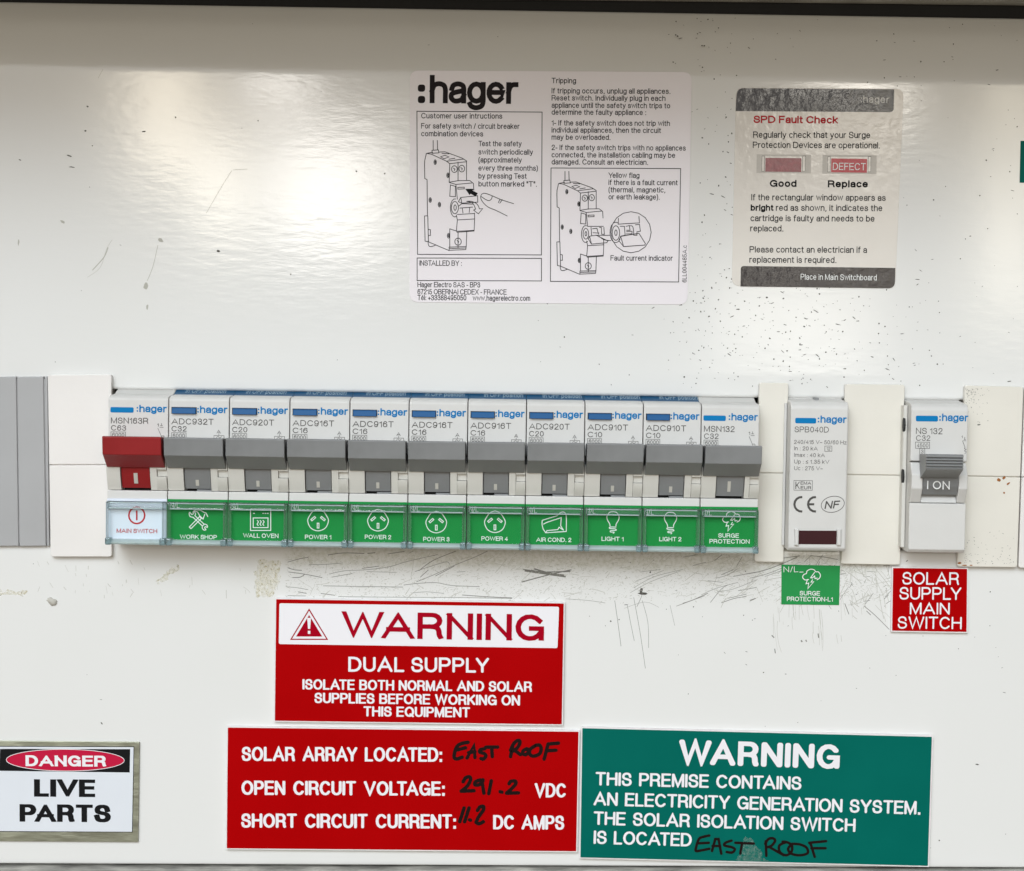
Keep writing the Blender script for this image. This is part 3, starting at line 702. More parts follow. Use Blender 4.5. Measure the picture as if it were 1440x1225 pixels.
def tools_icon(cx, cy):
    f = lambda pts: [(cx + x, cy + y) for x, y in pts]
    return [f([(-10, 12), (-12.3, 9.7), (2, -5), (4.6, -2.4), (-10, 12)]),
            ['S'] + f([(2, -6.5), (-1, -11.5), (-6, -13), (-2.5, -14.2), (4, -13.5), (8, -11), (11, -10), (13.5, -5)]), f([(2, -6.5), (7, -1.5), (9.5, -8.5)]),
            f([(-4.6, -6.4), (8.6, 5.8), (6, 8.2), (-7, -4)]),
            ['S'] + f([(-7, -4), (-11, -5), (-12.6, -9), (-11.5, -11), (-9, -8), (-6.8, -9), (-7, -11.8), (-4.5, -11), (-3.6, -8), (-4.6, -6.4)]),
            ['S'] + f([(6, 8.2), (6, 11.5), (8.5, 14), (11, 13.4), (9.2, 10.8), (10.4, 9.2), (13, 10.2), (13, 7.8), (11, 6), (8.6, 5.8)])]
def oven_icon(cx, cy):
    r = lambda x0, y0, x1, y1: [(cx + x0, cy + y0), (cx + x1, cy + y0), (cx + x1, cy + y1), (cx + x0, cy + y1), (cx + x0, cy + y0)]
    s = [r(-14.2, -15, 14.2, 15), r(-10.4, -2.6, 10.4, 11)]
    for dx in (-4, 0, 4): s.append(['S', (cx + dx - .6, cy + 1), (cx + dx + .9, cy + 3), (cx + dx - .9, cy + 6), (cx + dx + .6, cy + 8)])
    for dx in (3, 6.2, 9.4): s.append([(cx + dx, cy - 9), (cx + dx + 1.2, cy - 9)])
    s.append([(cx - 10, cy - 9), (cx - 8.6, cy - 9)])
    return s
def aircon_icon(cx, cy):
    f = lambda pts: [(cx + x, cy + y) for x, y in pts]
    return [['S'] + f([(-17, 3), (-16.8, -2), (-14.5, -4), (4, -9.5)]), ['S'] + f([(4, -9.5), (9, -14), (14, -14.5), (17, -9), (17, 12.5)]),
            f([(17, 12.5), (-12, 14.2), (-15.5, 9), (-17, 3)]), f([(-15, 2), (-10, -.5), (10, -7), (9.2, 4.5), (13, 10.6)]), f([(13, 10.6), (7, 6.5), (5, 9.8), (-10, 11.2), (-11.8, 13.5)])]
def power_icon(cx, cy):
    return [ell(cx, cy, 11.2, 11.6), [(cx, cy - 6), (cx, cy + 6)]]
BR = [  # model, rating, kind, name lines (text, x0, x1, base), icon, position words
 ('MSN163R', 'C63', 'main', [('MAIN SWITCH', 164, 221, 749.3)], power_icon(192.3, 724.8), 'red handled circuit breaker over the white MAIN SWITCH card'),
 ('ADC932T', 'C32', 'rcbo', [('WORK SHOP', 253, 305, 757.8)], tools_icon(278.6, 731.5), 'grey handled circuit breaker over the green WORK SHOP card'),
 ('ADC920T', 'C20', 'rcbo', [('WALL OVEN', 342, 391.5, 756)], oven_icon(366.5, 731), 'grey handled circuit breaker over the green WALL OVEN card'),
 ('ADC916T', 'C16', 'rcbo', [('POWER 1', 428.8, 465.8, 758)], socket_icon(447.3, 732.4), 'grey handled circuit breaker over the POWER 1 card, right next to the WALL OVEN one'),
 ('ADC916T', 'C16', 'rcbo', [('POWER 2', 513, 550, 758)], socket_icon(531.6, 732.6), 'grey handled circuit breaker over the POWER 2 card, second of the four socket breakers'),
 ('ADC916T', 'C16', 'rcbo', [('POWER 3', 595, 632, 761)], socket_icon(613.5, 735.2), 'grey handled circuit breaker over the POWER 3 card, third of the four socket breakers'),
 ('ADC916T', 'C16', 'rcbo', [('POWER 4', 677, 714, 760.3)], socket_icon(696, 734.8), 'grey handled circuit breaker over the POWER 4 card, last of the socket breakers'),
 ('ADC920T', 'C20', 'rcbo', [('AIR COND. 2', 754, 803.3, 761.8)], aircon_icon(779.3, 735), 'grey handled circuit breaker over the green AIR COND. 2 card'),
 ('ADC910T', 'C10', 'rcbo', [('LIGHT 1', 846, 877, 760.7)], bulb_icon(862, 734.8), 'grey handled circuit breaker over the LIGHT 1 card, left one of the light bulb pair'),
 ('ADC910T', 'C10', 'rcbo', [('LIGHT 2', 927, 958, 761)], bulb_icon(943, 735.6), 'grey handled circuit breaker over the LIGHT 2 card, right one of the light bulb pair'),
 ('MSN132', 'C32', 'mcb', [('SURGE', 1010, 1039, 756), ('PROTECTION', 997.6, 1054, 764)], cloud_icon(1028.5, 733), 'grey handled circuit breaker over the green SURGE PROTECTION card'),
]
jit = random.Random(3)
def breaker(i):
    model, rating, kind, names, icon, label = BR[i]
    xa, xb = W(BX[i], ry(BX[i], 702), 13).x, W(BX[i + 1], ry(BX[i + 1], 702), 13).x
    w = xb - xa; g = .00012
    x0, x1 = xa + g, xb - g
    root = thing('circuit_breaker', Vector(((xa + xb) / 2, 0, Z(773, 13))), label, 'circuit breaker', 'circuit breakers in the row')
    fx = lambda f: xa + w * f
    PX = lambda f: BX[i] + (BX[i + 1] - BX[i]) * f          # photo column of a fraction of the face
    # housing
    b = NB()
    prism(b, [(-44, Z(545, 0)), (-2, Z(545, 0)), (-2, Z(553.5, 0)), (3.5, Z(561, 3.5)), (9.6, Z(563, 9.6)), (11.4, Z(565, 11.4)), (12, Z(568.5, 12)), (12, Z(640, 12)),
              (8, Z(642, 8)), (8, Z(696, 8)), (13, Z(697, 13)), (13, Z(769, 13)), (9, Z(770, 9)), (-44, Z(770, 0))], x0, x1, .22)
    link('housing', b, M_BODY, root)
    # cheeks of the drum
    f0, f1 = (.232, .722) if kind == 'main' else (.274, .718)
    if kind == 'mcb': f0, f1 = .262, .748
    pr = arcprof(652, 696.4, 15.2, 14.8, 12.2)
    for (a, c, full) in ((0.004, f0, True), (f1, .835, True), (.835, .996, False)):
        b = NB()
        if full: q = pr + [(7, pr[-1][1]), (7, pr[0][1])]
        else:
            q = arcprof(676.5, 696.4, 14.7, 14.2, 12.2) ; q = q + [(7, q[-1][1]), (7, q[0][1])]
        prism(b, q, fx(a), fx(c) - (.00004 if full else 0), .10)
        link('drum_cheek', b, M_CREAM, root)
    b = NB(); q = arcprof(652, 666.5, 15.2, 15.1, 14.9); prism(b, q + [(7, q[-1][1]), (7, q[0][1])], fx(.836), fx(.996), .1); link('drum_cheek', b, M_CREAM, root)
    b = NB(); q = arcprof(667, 676, 13.6, 13.6, 13.4, 3); prism(b, q + [(7, q[-1][1]), (7, q[0][1])], fx(.838), fx(.996)); link('notch_floor', b, M_CREAM, root)
    b = NB(); box(b, fx(f0) + .0001, fx(f1) - .0001, 8.02, 8.2, Z(696.8, 10), Z(680, 10)); link('recess_shade', b, M_DARK, root)  # black sheet painting shade onto the light recess floor
    # toggle with its wide tie-bar handle
    tm = M_RED if kind == 'main' else M_GREY
    b = NB()
    q = arcprof(655, 693.6, 14.4, 14.2, 11.8); prism(b, q + [(8.4, q[-1][1]), (8.4, q[0][1])], fx(f0) + .0002, fx(f1) - .0002, .08)
    tg = link('toggle', b, tm, root)
    b = NB()
    prism(b, [(12.6, Z(621.8, 12)), (21.6, Z(621.3, 22)), (22.2, Z(622.2, 22)), (21.5, Z(647.2, 21.5)), (21.1, Z(648.2, 21.3)), (15.4, Z(664.6, 15.5)), (12.9, Z(664.6, 13))],
          xa + .00038, xb - .00038, .28, 3)
    hd = link('handle', b, tm, tg); hd.rotation_euler.y = jit.gauss(0, .0035); hd.location.z += jit.gauss(0, .00006)
    b = NB()
    m0, m1 = (.446, .51) if kind == 'main' else (.462, .515)
    ya, yb = (671, 688.5) if kind != 'rcbo' else (678.6, 691.2)
    q = [(h + .14, z) for h, z in arcprof(655, 693.6, 14.4, 14.2, 11.8, 19)]
    q = [s for s in q if Z(yb, 13) <= s[1] <= Z(ya, 13)]
    prism(b, q + [(h - .4, z) for h, z in q[::-1]], fx(m0), fx(m1)); link('mark', b, M_MARK, tg)
    # dark gap under the toggle is the black sheet on the recess floor; lit stop piece on the right half
    if kind == 'rcbo':
        b = NB(); box(b, fx(.47), fx(f1 - .01), 8.25, 11.4, Z(696.3, 10), Z(693.8, 10), .05); link('toggle_stop', b, M_GREY, root)
    # print on the face
    H = 12.06
    yy = lambda f, y: ry(PX(f), y)
    bn = NB()
    if kind == 'rcbo':
        prism(bn, [(11.5, Z(588.2, 12)), (13.1, Z(587.9, 13)), (12.7, Z(580.4, 12.5)), (12.3, Z(579.4, 12)), (11.5, Z(579.4, 12))], fx(.060), fx(.452), .12)
        link('test_button', bn, M_BTN, root)
        bn = NB(); box(bn, fx(.045), fx(.462), 11.9, 12.04, Z(588.2, 12), Z(578.6, 12)); link('button_slot', bn, M_DARK, root)
        bs = NB()
        prism(bs, [(-1.7, Z(553.8, 0)), (3.62, Z(560.9, 3.5)), (3.72, Z(561.6, 3.5)), (3.3, Z(561.8, 3.5)), (-1.9, Z(555, 0))], xa + .00006, xb - .00006)
        shd = link('terminal_shield', bs, M_SHIELD, root)
        bs = NB(); text(bs, 'in OFF position', (PX(.30), ry(PX(.3), 558.2)), (PX(.96), ry(PX(.96), 558.2)), 5.2, 0.6, .13)
        z0_, z1_ = Z(553.8, 0), Z(560.9, 3.5)
        for v in bs.verts: v.co.y = -MM(-1.7 + 5.32 * (v.co.z - z0_) / (z1_ - z0_)) - .00005 + v.co.y % 1e-5
        link('shield_lettering', bs, mat('shield_print', (.35, .45, .52), .5), shd)
    else:
        r = rounded(Q([(PX(.055), yy(.055, 580)), (PX(.44), yy(.44, 580)), (PX(.44), yy(.44, 587.6)), (PX(.055), yy(.055, 587.6))], H), .0005)
        slab(bn, r, H - .1, H); link('colour_bar', bn, M_CYAN, root)
    brand(root, PX(.490), PX(.988), yy(.72, 576.2), yy(.5, 586.6), H, M_CYAN)
    b = NB()
    tl = .757 if kind == 'rcbo' else (.68 if i == 0 else .59)
    text(b, model, (PX(.065), yy(.065, 603)), (PX(tl), yy(tl, 603)), 8.4, H, .12)
    text(b, rating, (PX(.065), yy(.065, 613)), (PX(.315), yy(.315, 613)), 7.6, H, .12)
    text(b, '6000', (PX(.085), yy(.085, 621.8)), (PX(.285), yy(.285, 621.8)), 5.8, H, .13)
    lw = .55
    draw(b, [[(PX(.065), yy(.065, 623)), (PX(.065), yy(.065, 614.8)), (PX(.305), yy(.305, 614.8)), (PX(.305), yy(.305, 623))]], lambda x, y: (x, y), lw, H, False)
    if kind == 'rcbo':
        text(b, 'A', (PX(.81), yy(.81, 615)), (PX(.875), yy(.875, 615)), 5.2, H, .13)
        draw(b, [[(PX(.765), yy(.765, 623)), (PX(.765), yy(.765, 618)), (PX(.93), yy(.93, 618)), (PX(.93), yy(.93, 623))], [(PX(.845), yy(.845, 615)), (PX(.845), yy(.845, 618))],
                 ['S', (PX(.80), yy(.8, 621.5)), (PX(.83), yy(.83, 619.3)), (PX(.86), yy(.86, 621)), (PX(.89), yy(.89, 619.3))]], lambda x, y: (x, y), lw, H)
    else:
        text(b, '1', (PX(.83), yy(.83, 606.4)), (PX(.855), yy(.855, 606.4)), 4.4, H, .16)
        draw(b, [[(PX(.84), yy(.84, 609)), (PX(.905), yy(.905, 621.5))], [(PX(.87), yy(.87, 607.5)), (PX(.93), yy(.93, 607.5))], [(PX(.88), yy(.88, 605)), (PX(.92), yy(.92, 605))], [(PX(.90), yy(.9, 602)), (PX(.90), yy(.9, 605))],
                 [(PX(.905), yy(.905, 619.5)), (PX(.94), yy(.94, 619.5)), (PX(.94), yy(.94, 623))]], lambda x, y: (x, y), lw, H)
    link('rating_lettering', b, M_INKG, root)
    # name card and clear cover
    cm = M_CARDW if kind == 'main' else M_GREEN
    b = NB(); box(b, xa + .0001, xb - .0001, 13.06, 13.25, Z(767, 13), Z(708.2, 13)); card = link('name_card', b, cm, root); card.rotation_euler.y = jit.gauss(0, .003)
    b = NB(); ink = M_PR if kind == 'main' else M_PW
    H2 = 13.30
    for s, a, c, base in names: text(b, s, (a, base), (c, base + (c - a) * ROWK), 6.1, H2, .155, gap=.17)
    draw(b, icon, lambda x, y: (x, y), 2.2 if kind == 'main' else 1.15, H2)
    if kind != 'main': text(b, 'N/L', (PX(.04), yy(.04, 720.5)), (PX(.20), yy(.2, 720.5)), 8, H2, .10)
    link('card_print', b, ink, card)
    b = NB()
    zt, zb_ = Z(712.5, 15), Z(764.5, 15)
    box(b, fx(.075), fx(.925), 14.5, 14.75, zb_, Z(721, 15), .05)
    cv = link('label_cover', b, M_PANE, root)
    b = NB()
    prism(b, [(13.4, Z(711.6, 14)), (14.6, Z(711.6, 14)), (15.3, Z(714, 15)), (14.9, Z(720.4, 15)), (15.5, Z(721.2, 15)), (15.2, Z(723, 15)), (13.4, Z(723, 15))], fx(.03), fx(.97), .06)
    link('cover_ridge', b, M_RIM, cv)
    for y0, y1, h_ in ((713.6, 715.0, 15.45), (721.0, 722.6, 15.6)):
        b = NB(); box(b, fx(.06), fx(.94), 15.0, h_, Z(y1, 15.3), Z(y0, 15.3), .05); link('cover_highlight', b, M_FLANGE, cv)  # whitish strips painting bright streaks along the ridge
    for a, c in ((.008, .068), (.932, .992)):
        b = NB(); prism(b, [(13.4, zb_), (15.1, zb_), (15.3, zb_ + .0006), (15.3, Z(714.2, 15)), (14.6, Z(712.2, 15)), (13.4, Z(712, 15))], fx(a), fx(c), .12); link('cover_side', b, M_RIM, cv)
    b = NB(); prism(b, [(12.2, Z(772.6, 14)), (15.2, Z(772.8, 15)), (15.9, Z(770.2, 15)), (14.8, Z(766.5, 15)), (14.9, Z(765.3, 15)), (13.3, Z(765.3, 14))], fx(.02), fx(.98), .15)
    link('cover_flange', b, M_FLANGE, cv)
    for a, c in ((.0, .105), (.895, 1.0)):
        b = NB(); box(b, fx(a) + .00006, fx(c) - .00006, 13.3, 16.3, Z(773.2, 15), Z(763.4, 15), .35, 3); link('cover_lug', b, M_LUG, cv)
    return root
for i in range(len(BR)): breaker(i)

# ------------------------------------------------------------------ the two single devices on the right
def side_of(x, y, h): return W(x, y, h)
def spd():
    a = W(1109.5, 700, 10).x; c = W(1191, 700, 10).x
    zt, zb_ = W(1150, 566, 10).z, W(1147, 775.5, 10).z
    root = thing('surge_protector', Vector(((a + c) / 2, 0, zb_)), 'plain pale surge protector with a dark maroon window, above the small green sticker', 'surge protector')
    b = NB()
    prism(b, [(-44, zt + .0035), (-1, zt + .0035), (-1, zt + .0008), (8.2, zt + .0002), (9.4, zt - .0006), (10, zt - .0016), (10, zb_ + .001), (9, zb_), (-44, zb_)], a, c, .5, 3)
    link('housing', b, M_BODY, root)
    b = NB(); box(b, a - .0009, a - .0001, -40, 3.0, zb_ + .001, zt - .0005, .2); link('base_shell', b, M_BODY, root)
    b = NB(); box(b, W(1143, 565, -.5).x, W(1149, 565, -.5).x, -.9, 3.0, zt + .0005, zt + .0012); link('catch', b, M_GREY, root)
    H = 10.06; f = crop(1060, 520, 3.2237)
    T = lambda b, s, x0, x1, y, cap, t=.11, **k: text(b, s, f(x0, y), f(x1, y + (x1 - x0) * .012), cap / 3.2237, H, t, **k)
    b = NB(); slab(b, rounded(Q([f(188, 218), f(283, 219), f(283, 244), f(188, 243)], H), .0005), H - .1, H); link('colour_bar', b, M_CYAN, root)
    brand(root, 1150, 1190.5, 584.3, 594.6, H, M_CYAN)
    b = NB()
    T(b, 'SPB040D', 185, 340, 283, 26); T(b, '240/415 V~ 50/60 Hz', 183, 420, 336, 18); T(b, 'In : 20 kA', 183, 290, 365, 18)
    T(b, 'Imax : 40 kA', 183, 322, 395, 18); T(b, 'Up : ≤ 1.35 kV', 183, 342, 425, 18); T(b, 'Uc : 275 V~', 183, 312, 455, 18)
    T(b, '12', 330, 347, 366, 16)
    draw(b, [[(322, 346), (354, 346), (354, 370), (322, 370), (322, 346)], [(182, 502), (266, 503), (265, 547), (182, 546), (182, 502)]], f, .55, H, False)
    T(b, 'K', 189, 207, 541, 34, .13); T(b, 'EMA', 212, 260, 521, 15, .15); T(b, 'EUR', 212, 260, 542, 15, .15)
    link('rating_lettering', b, M_INKG, root)
    b = NB()
    draw(b, [[(217, 610, 33, 33, 85, 275)], [(279, 610, 33, 33, 85, 275)], [(248, 610), (274, 610)]], f, 3.0, H, False)
    draw(b, [[(358 + 53 * math.cos(t) * .978 + 36 * math.sin(t) * .2, 610 + 36 * math.sin(t) * .978 - 53 * math.cos(t) * .2) for t in (math.pi * 2 * k / 32 for k in range(33))]], f, .8, H)
    text(b, 'NF', f(320, 631), f(385, 628), 35 / 3.2237, H, .16, skew=.25)
    link('approval_marks', b, M_INKG, root)
    b = NB(); slab(b, Q([f(200, 729), f(376, 730), f(374, 792), f(200, 791)], 10.1), 9.9, 10.15, .05); link('status_window', b, M_WINDOW, root)
    for x in (184, 376):
        b = NB(); slab(b, Q([f(x, 722), f(x + 20, 722), f(x + 18, 797), f(x, 796)], 10.3), 9.9, 10.9, .3); link('window_clip', b, M_BODY, root)
def solar():
    a = W(1279, 700, 11).x; c = W(1358.5, 700, 11).x
    zt, zb_ = W(1320, 569, 11).z, W(1312, 777.5, 11).z
    root = thing('circuit_breaker', Vector(((a + c) / 2, 0, zb_)), 'single circuit breaker with ribbed I ON toggle, above the red SOLAR sign', 'circuit breaker')
    zy = lambda y, h: W(1320, y, h).z
    b = NB()
    prism(b, [(-44, zt + .0035), (-1, zt + .0035), (-1, zt + .0010), (9.2, zt + .0002), (10.4, zt - .0006), (11, zt - .0018), (11, zy(648.2, 11)),
              (10.6, zy(649, 11)), (8.5, zy(650, 9)), (8.5, zy(706, 9)), (11, zy(708.4, 11)), (11, zb_ + .001), (10, zb_), (-44, zb_)], a, c, .35, 3)
    link('housing', b, M_BODY, root)
    b = NB(); box(b, a - .0013, a - .0001, -40, 6.0, zb_ + .001, zt - .0005, .2); sh_ = link('base_shell', b, M_CREAM, root)
    for y in (598, 670):          # round rivet holes on the side shell
        b = NB()
        ring = [(5.6 + 1.3 * math.cos(t), zy(y, 5) + .0022 * math.sin(t)) for t in (2 * math.pi * k / 14 for k in range(14))]
        prism(b, ring, a - .00135, a - .0008); link('rivet_hole', b, M_DARK, sh_)
    f = crop(1060, 520, 3.2237); H = 11.06
    X = lambda x, h=12: W(1060 + x / 3.2237, 670, h).x
    # bezel cheeks and ledge
    def cheek(y0, y1, hm): return [(8, zy(y0, 10)), (10.8, zy(y0, 10)), (hm, zy(y0 + (y1 - y0) * .3, 12)), (hm, zy(y0 + (y1 - y0) * .65, 12)), (10.6, zy(y1, 11)), (8, zy(y1, 10))]
    for x0, x1 in ((712, 763), (926, 966)):
        b = NB(); prism(b, cheek(650.5, 707, 13.2), X(x0), X(x1), .3); link('bezel_cheek', b, M_BODY, root)
    b = NB(); prism(b, [(8.6, zy(698.5, 9)), (9.6, zy(698.5, 10)), (10.8, zy(707, 11)), (8.6, zy(707, 10))], X(764), X(925), .1); link('bezel_ledge', b, M_BODY, root)
    b = NB()
    pr = [(13.4, zy(660, 13)), (13.6, zy(672, 13)), (13.0, zy(684, 13)), (11.4, zy(696, 12)), (6, zy(696, 12)), (6, zy(660, 13))]
    prism(b, pr, X(765), X(924), .1); tg = link('toggle', b, M_GREY, root)
    b = NB()
    pr = [(11.2, zy(639, 11)), (20.6, zy(638.8, 21))]
    for k in range(4):
        y = 641 + k * 4.1
        pr += [(21.0, zy(y, 21)), (21.0, zy(y + 2.2, 21)), (20.3, zy(y + 2.6, 21)), (20.3, zy(y + 3.6, 21))]
    pr += [(20.9, zy(658, 21)), (20.5, zy(661, 20.5)), (13.6, zy(673, 14)), (12.5, zy(673, 13))]
    prism(b, pr, X(777, 20), X(946, 20), .1); link('handle', b, M_GREY, tg)
    b = NB(); text(b, 'I ON', f(785, 541), f(888, 543), 38 / 3.2237, 13.72, .15, gap=.22)
    link('lettering', b, M_PW, tg)
    b = NB(); slab(b, rounded(Q([f(735, 208), f(835, 209), f(835, 235), f(735, 234)], H), .0005), H - .1, H); link('colour_bar', b, M_CYAN, root)
    brand(root, 1320.8, 1361.5, 581.6, 592.3, H, M_CYAN)
    T = lambda b, s, x0, x1, y, cap, t=.11, **k: text(b, s, f(x0, y), f(x1, y + (x1 - x0) * .012), cap / 3.2237, H, t, **k)
    b = NB()
    T(b, 'NS 132', 735, 855, 291, 28); T(b, 'C32', 735, 800, 322, 25); T(b, '4500', 739, 791, 352, 19); T(b, '3', 758, 769, 379, 17)
    T(b, '1', 942, 947, 310, 12, .16)
    draw(b, [[(733, 328), (797, 329), (797, 357), (733, 356), (733, 328)], [(752, 357), (775, 357), (775, 383), (752, 382), (752, 357)],
             [(946, 322), (958, 352)], ['S', (958, 352), (955, 358), (963, 361), (955, 368), (963, 372), (957, 381)], [(950, 322), (962, 322)], [(953, 316), (960, 316)], [(957, 306), (955, 316)]], f, .6, H)
    link('rating_lettering', b, M_INKG, root)
spd(); solar()

# ------------------------------------------------------------------ blanking plates
def blank(corners, groove, label, m, h=2.0, group='blanking plates in the slot', lower=None, r=.0008, name='blanking_plate'):
    base = Q(corners, h); cx = sum(p[0] for p in base) / 4
    root = thing(name, Vector((cx, 0, min(p[1] for p in base))), label, 'blanking plate', group)
    (x0, y0), (x1, y1), (x2, y2), (x3, y3) = corners
    t = (groove - y0) / (y3 - y0); lerp = lambda p, q: (p[0] + (q[0] - p[0]) * t, p[1] + (q[1] - p[1]) * t)
    gl, gr = lerp(corners[0], corners[3]), lerp(corners[1], corners[2])
    dx = lower or (0, 0)
    top = [corners[0], corners[1], (gr[0], gr[1] - .55), (gl[0], gl[1] - .55)]
    bot = [(gl[0] + dx[0], gl[1] + .55), (gr[0] + dx[1], gr[1] + .55), (corners[2][0], corners[2][1]), corners[3]]
    for k, q in enumerate((top, bot)):
        b = NB(); rr = [r, r, 0, 0] if k == 0 else [0, 0, r, r]
        slab(b, rounded(Q(q, h), rr), .25, h, .22, 2); link('panel', b, m, root)
    b = NB(); slab(b, inset(base, .0006), -6, h - .7); link('backing', b, m, root)
    return root
blank([(67, 527), (156.5, 526.5), (157, 783), (71, 783)], 654, 'white two-part blanking plate beside the grey strip, left of the main switch', M_BLANKW, 2.2)
B1 = blank([(1068, 538), (1109, 538.5), (1102, 791), (1061, 790)], 665, 'narrow cream blanking plate between the row of breakers and the surge protector', M_BLANK, 2.2, lower=(.6, -1.4))
B2 = blank([(1188.5, 540), (1272.5, 541), (1266, 794.5), (1183, 793)], 667.5, 'clean cream blanking plate between the surge protector and the solar breaker', M_BLANK, 2.2, lower=(1.5, -1))
B3 = blank([(1357, 542), (1439.5, 544), (1430.5, 798), (1346, 797)], 669.5, 'dirty cream blanking plate with rust spots, right of the solar breaker', M_BLANK, 2.2)
blank([(1441, 545), (1524, 546), (1515, 800), (1432.3, 798.5)], 671, 'blanking plate cut off by the right edge of the picture', M_BLANKW, 2.2)
# dirt and rust on the third plate
b = NB(); hh = 2.26
for x, y, L, w, a in [(1404, 675, 7, 5, .2), (1412, 672, 6, 4.4, -.4), (1418, 680, 7, 3.4, -.6), (1412, 693, 4, 3, .3), (1349, 792, 6, 4, 0), (1356, 795, 9, 2, 0), (1366, 795, 5, 2, 0)]: fleck(b, x, y, L, w, a, hh)
tag(link('rust_spots', b, M_RUST, B3), kind='stuff')
b = NB()
for _ in range(150):
    if rng.random() < .5: x, y = 1358 + abs(rng.gauss(0, 14)), 546 + abs(rng.gauss(0, 16))
    else: x, y = 1350 + rng.random() * 76, 793 - abs(rng.gauss(0, 20))
    if x < 1355: x += 8
    fleck(b, x, y, rng.uniform(.8, 2.6), rng.uniform(.5, 1.1), rng.gauss(.3, .6), hh)
fleck(b, 1376.5, 597.3, 7, 3.4, -.15, hh)
tag(link('dirt_specks', b, M_SCR, B3), kind='stuff')
# grey ribbed strip at the left edge
base = Q([(-100, 530), (67, 529), (69.5, 768), (-96, 769)], 1.6)
root = thing('filler_strip', Vector((base[3][0], 0, base[3][1])), 'grey grooved filler strip at the left edge, beside the white blanking plate', 'filler strip')
xs = [(-100, -96), (-60, -57), (-19, -17), (23.2, 26.8), (61.5, 65), (67, 69.3)]
for k in range(len(xs) - 1):
    (a, a2), (c, c2) = xs[k], xs[k + 1]
    b = NB(); slab(b, Q([(a + .45, 530), (c - .45, 529.5), (c2 - .45, 768), (a2 + .45, 768.5)], 1.6), -6, 1.6 if k < 4 else 1.25, .25); link('slat', b, M_GREYBL, root)
b = NB(); slab(b, inset(base, .001), -7, 1.1); link('backing', b, M_GREYBL, root)

# ------------------------------------------------------------------ signs and stickers
def sign(corners, label, cap_m, core_m, thick=1.5, r=.0002, edge=.0004, name='warning_sign'):
    base = Q(corners, thick); cx = sum(p[0] for p in base) / 4
    root = thing(name, Vector((cx, 0, min(p[1] for p in base))), label, 'sign')
    b = NB(); slab(b, rounded(base, r, 3), .02, thick - .12, .08); link('core', b, core_m, root)
    b = NB(); slab(b, rounded(inset(base, edge), r, 3), thick - .11, thick, .06); link('face', b, cap_m, root)
    return root
ID = lambda x, y: (x, y)
# red dual supply warning
S = sign([(386.6, 841), (794.6, 847), (791.8, 1020.6), (384.6, 1015.4)], 'red WARNING DUAL SUPPLY sign with a white heading panel, below the breakers', M_SRED, M_CORE)
f = crop(360, 760, 2.25); H = 1.56
b = NB(); slab(b, rounded(Q([f(74, 199), f(959, 210), f(954, 341), (lambda p: p)(f(72, 328))], H), .0006), H - .03, H); link('heading_panel', b, M_EW, S)
b = NB()
text(b, 'WARNING', f(272, 308), f(912, 318.5), 84.5 / 2.25, H + .05, .165, gap=.20, bold=.03)
tri = lambda k, c=(168, 281): [(c[0] + (x - c[0]) * k, c[1] + (y - c[1]) * k) for x, y in ((168, 217), (109, 314), (227, 314))]
o_ = tri(.97)
draw(b, [o_ + [o_[0]]], f, 1.7, H + .05)
fill(b, tri(.70), f, H + .05)
link('heading_lettering', b, mat('heading_red', (.36, .0, .012), .45, spec=.04), S)
b = NB()
fill(b, [(162, 245), (174, 245), (171.5, 280), (164.5, 280)], f, H + .12); fill(b, [(164, 286), (172, 286), (172, 296), (164, 296)], f, H + .12)
link('exclamation_mark', b, M_EW, S)
b = NB(); R_ = dict(rnd=True)
text(b, 'DUAL SUPPLY', f(292, 415.5), f(737, 419), 48 / 2.25, H, .16, gap=.20, bold=.02, **R_)
text(b, 'ISOLATE BOTH NORMAL AND SOLAR', f(147, 472), f(873, 480), 34 / 2.25, H, .175, gap=.20, space=.42, bold=.05, **R_)
text(b, 'SUPPLIES BEFORE WORKING ON', f(185, 515), f(835, 523), 34 / 2.25, H, .175, gap=.20, space=.42, bold=.05, **R_)
text(b, 'THIS EQUIPMENT', f(340, 557), f(677, 560.5), 33 / 2.25, H, .175, gap=.20, space=.42, bold=.05, **R_)
link('lettering', b, M_EW, S)
# red solar array plate
S = sign([(318.6, 1021.5), (815.4, 1027.5), (812, 1199), (317, 1194.8)], 'red plate with handwritten solar array voltage and current, left of the green sign', M_SRED, M_CORE)
f = crop(300, 1000, 2.6667); b = NB()
text(b, 'SOLAR ARRAY LOCATED:', f(107, 188), f(858, 191), 56 / 2.6667, H, .18, gap=.21, space=.62, bold=.04, **R_)
text(b, 'OPEN CIRCUIT VOLTAGE:', f(106, 315), f(868, 318.5), 56 / 2.6667, H, .18, gap=.21, space=.62, bold=.04, **R_)
text(b, 'SHORT CIRCUIT CURRENT:', f(105, 438), f(910, 441.5), 56 / 2.6667, H, .18, gap=.21, space=.62, bold=.04, **R_)
text(b, 'VDC', f(1205, 324), f(1322, 325.5), 56 / 2.6667, H, .18, gap=.21, bold=.04, **R_)
text(b, 'DC AMPS', f(1050, 444), f(1315, 446), 56 / 2.6667, H, .18, gap=.21, space=.62, bold=.04, **R_)
link('lettering', b, M_EW, S)
b = NB(); f = crop(620, 1030, 7.2)
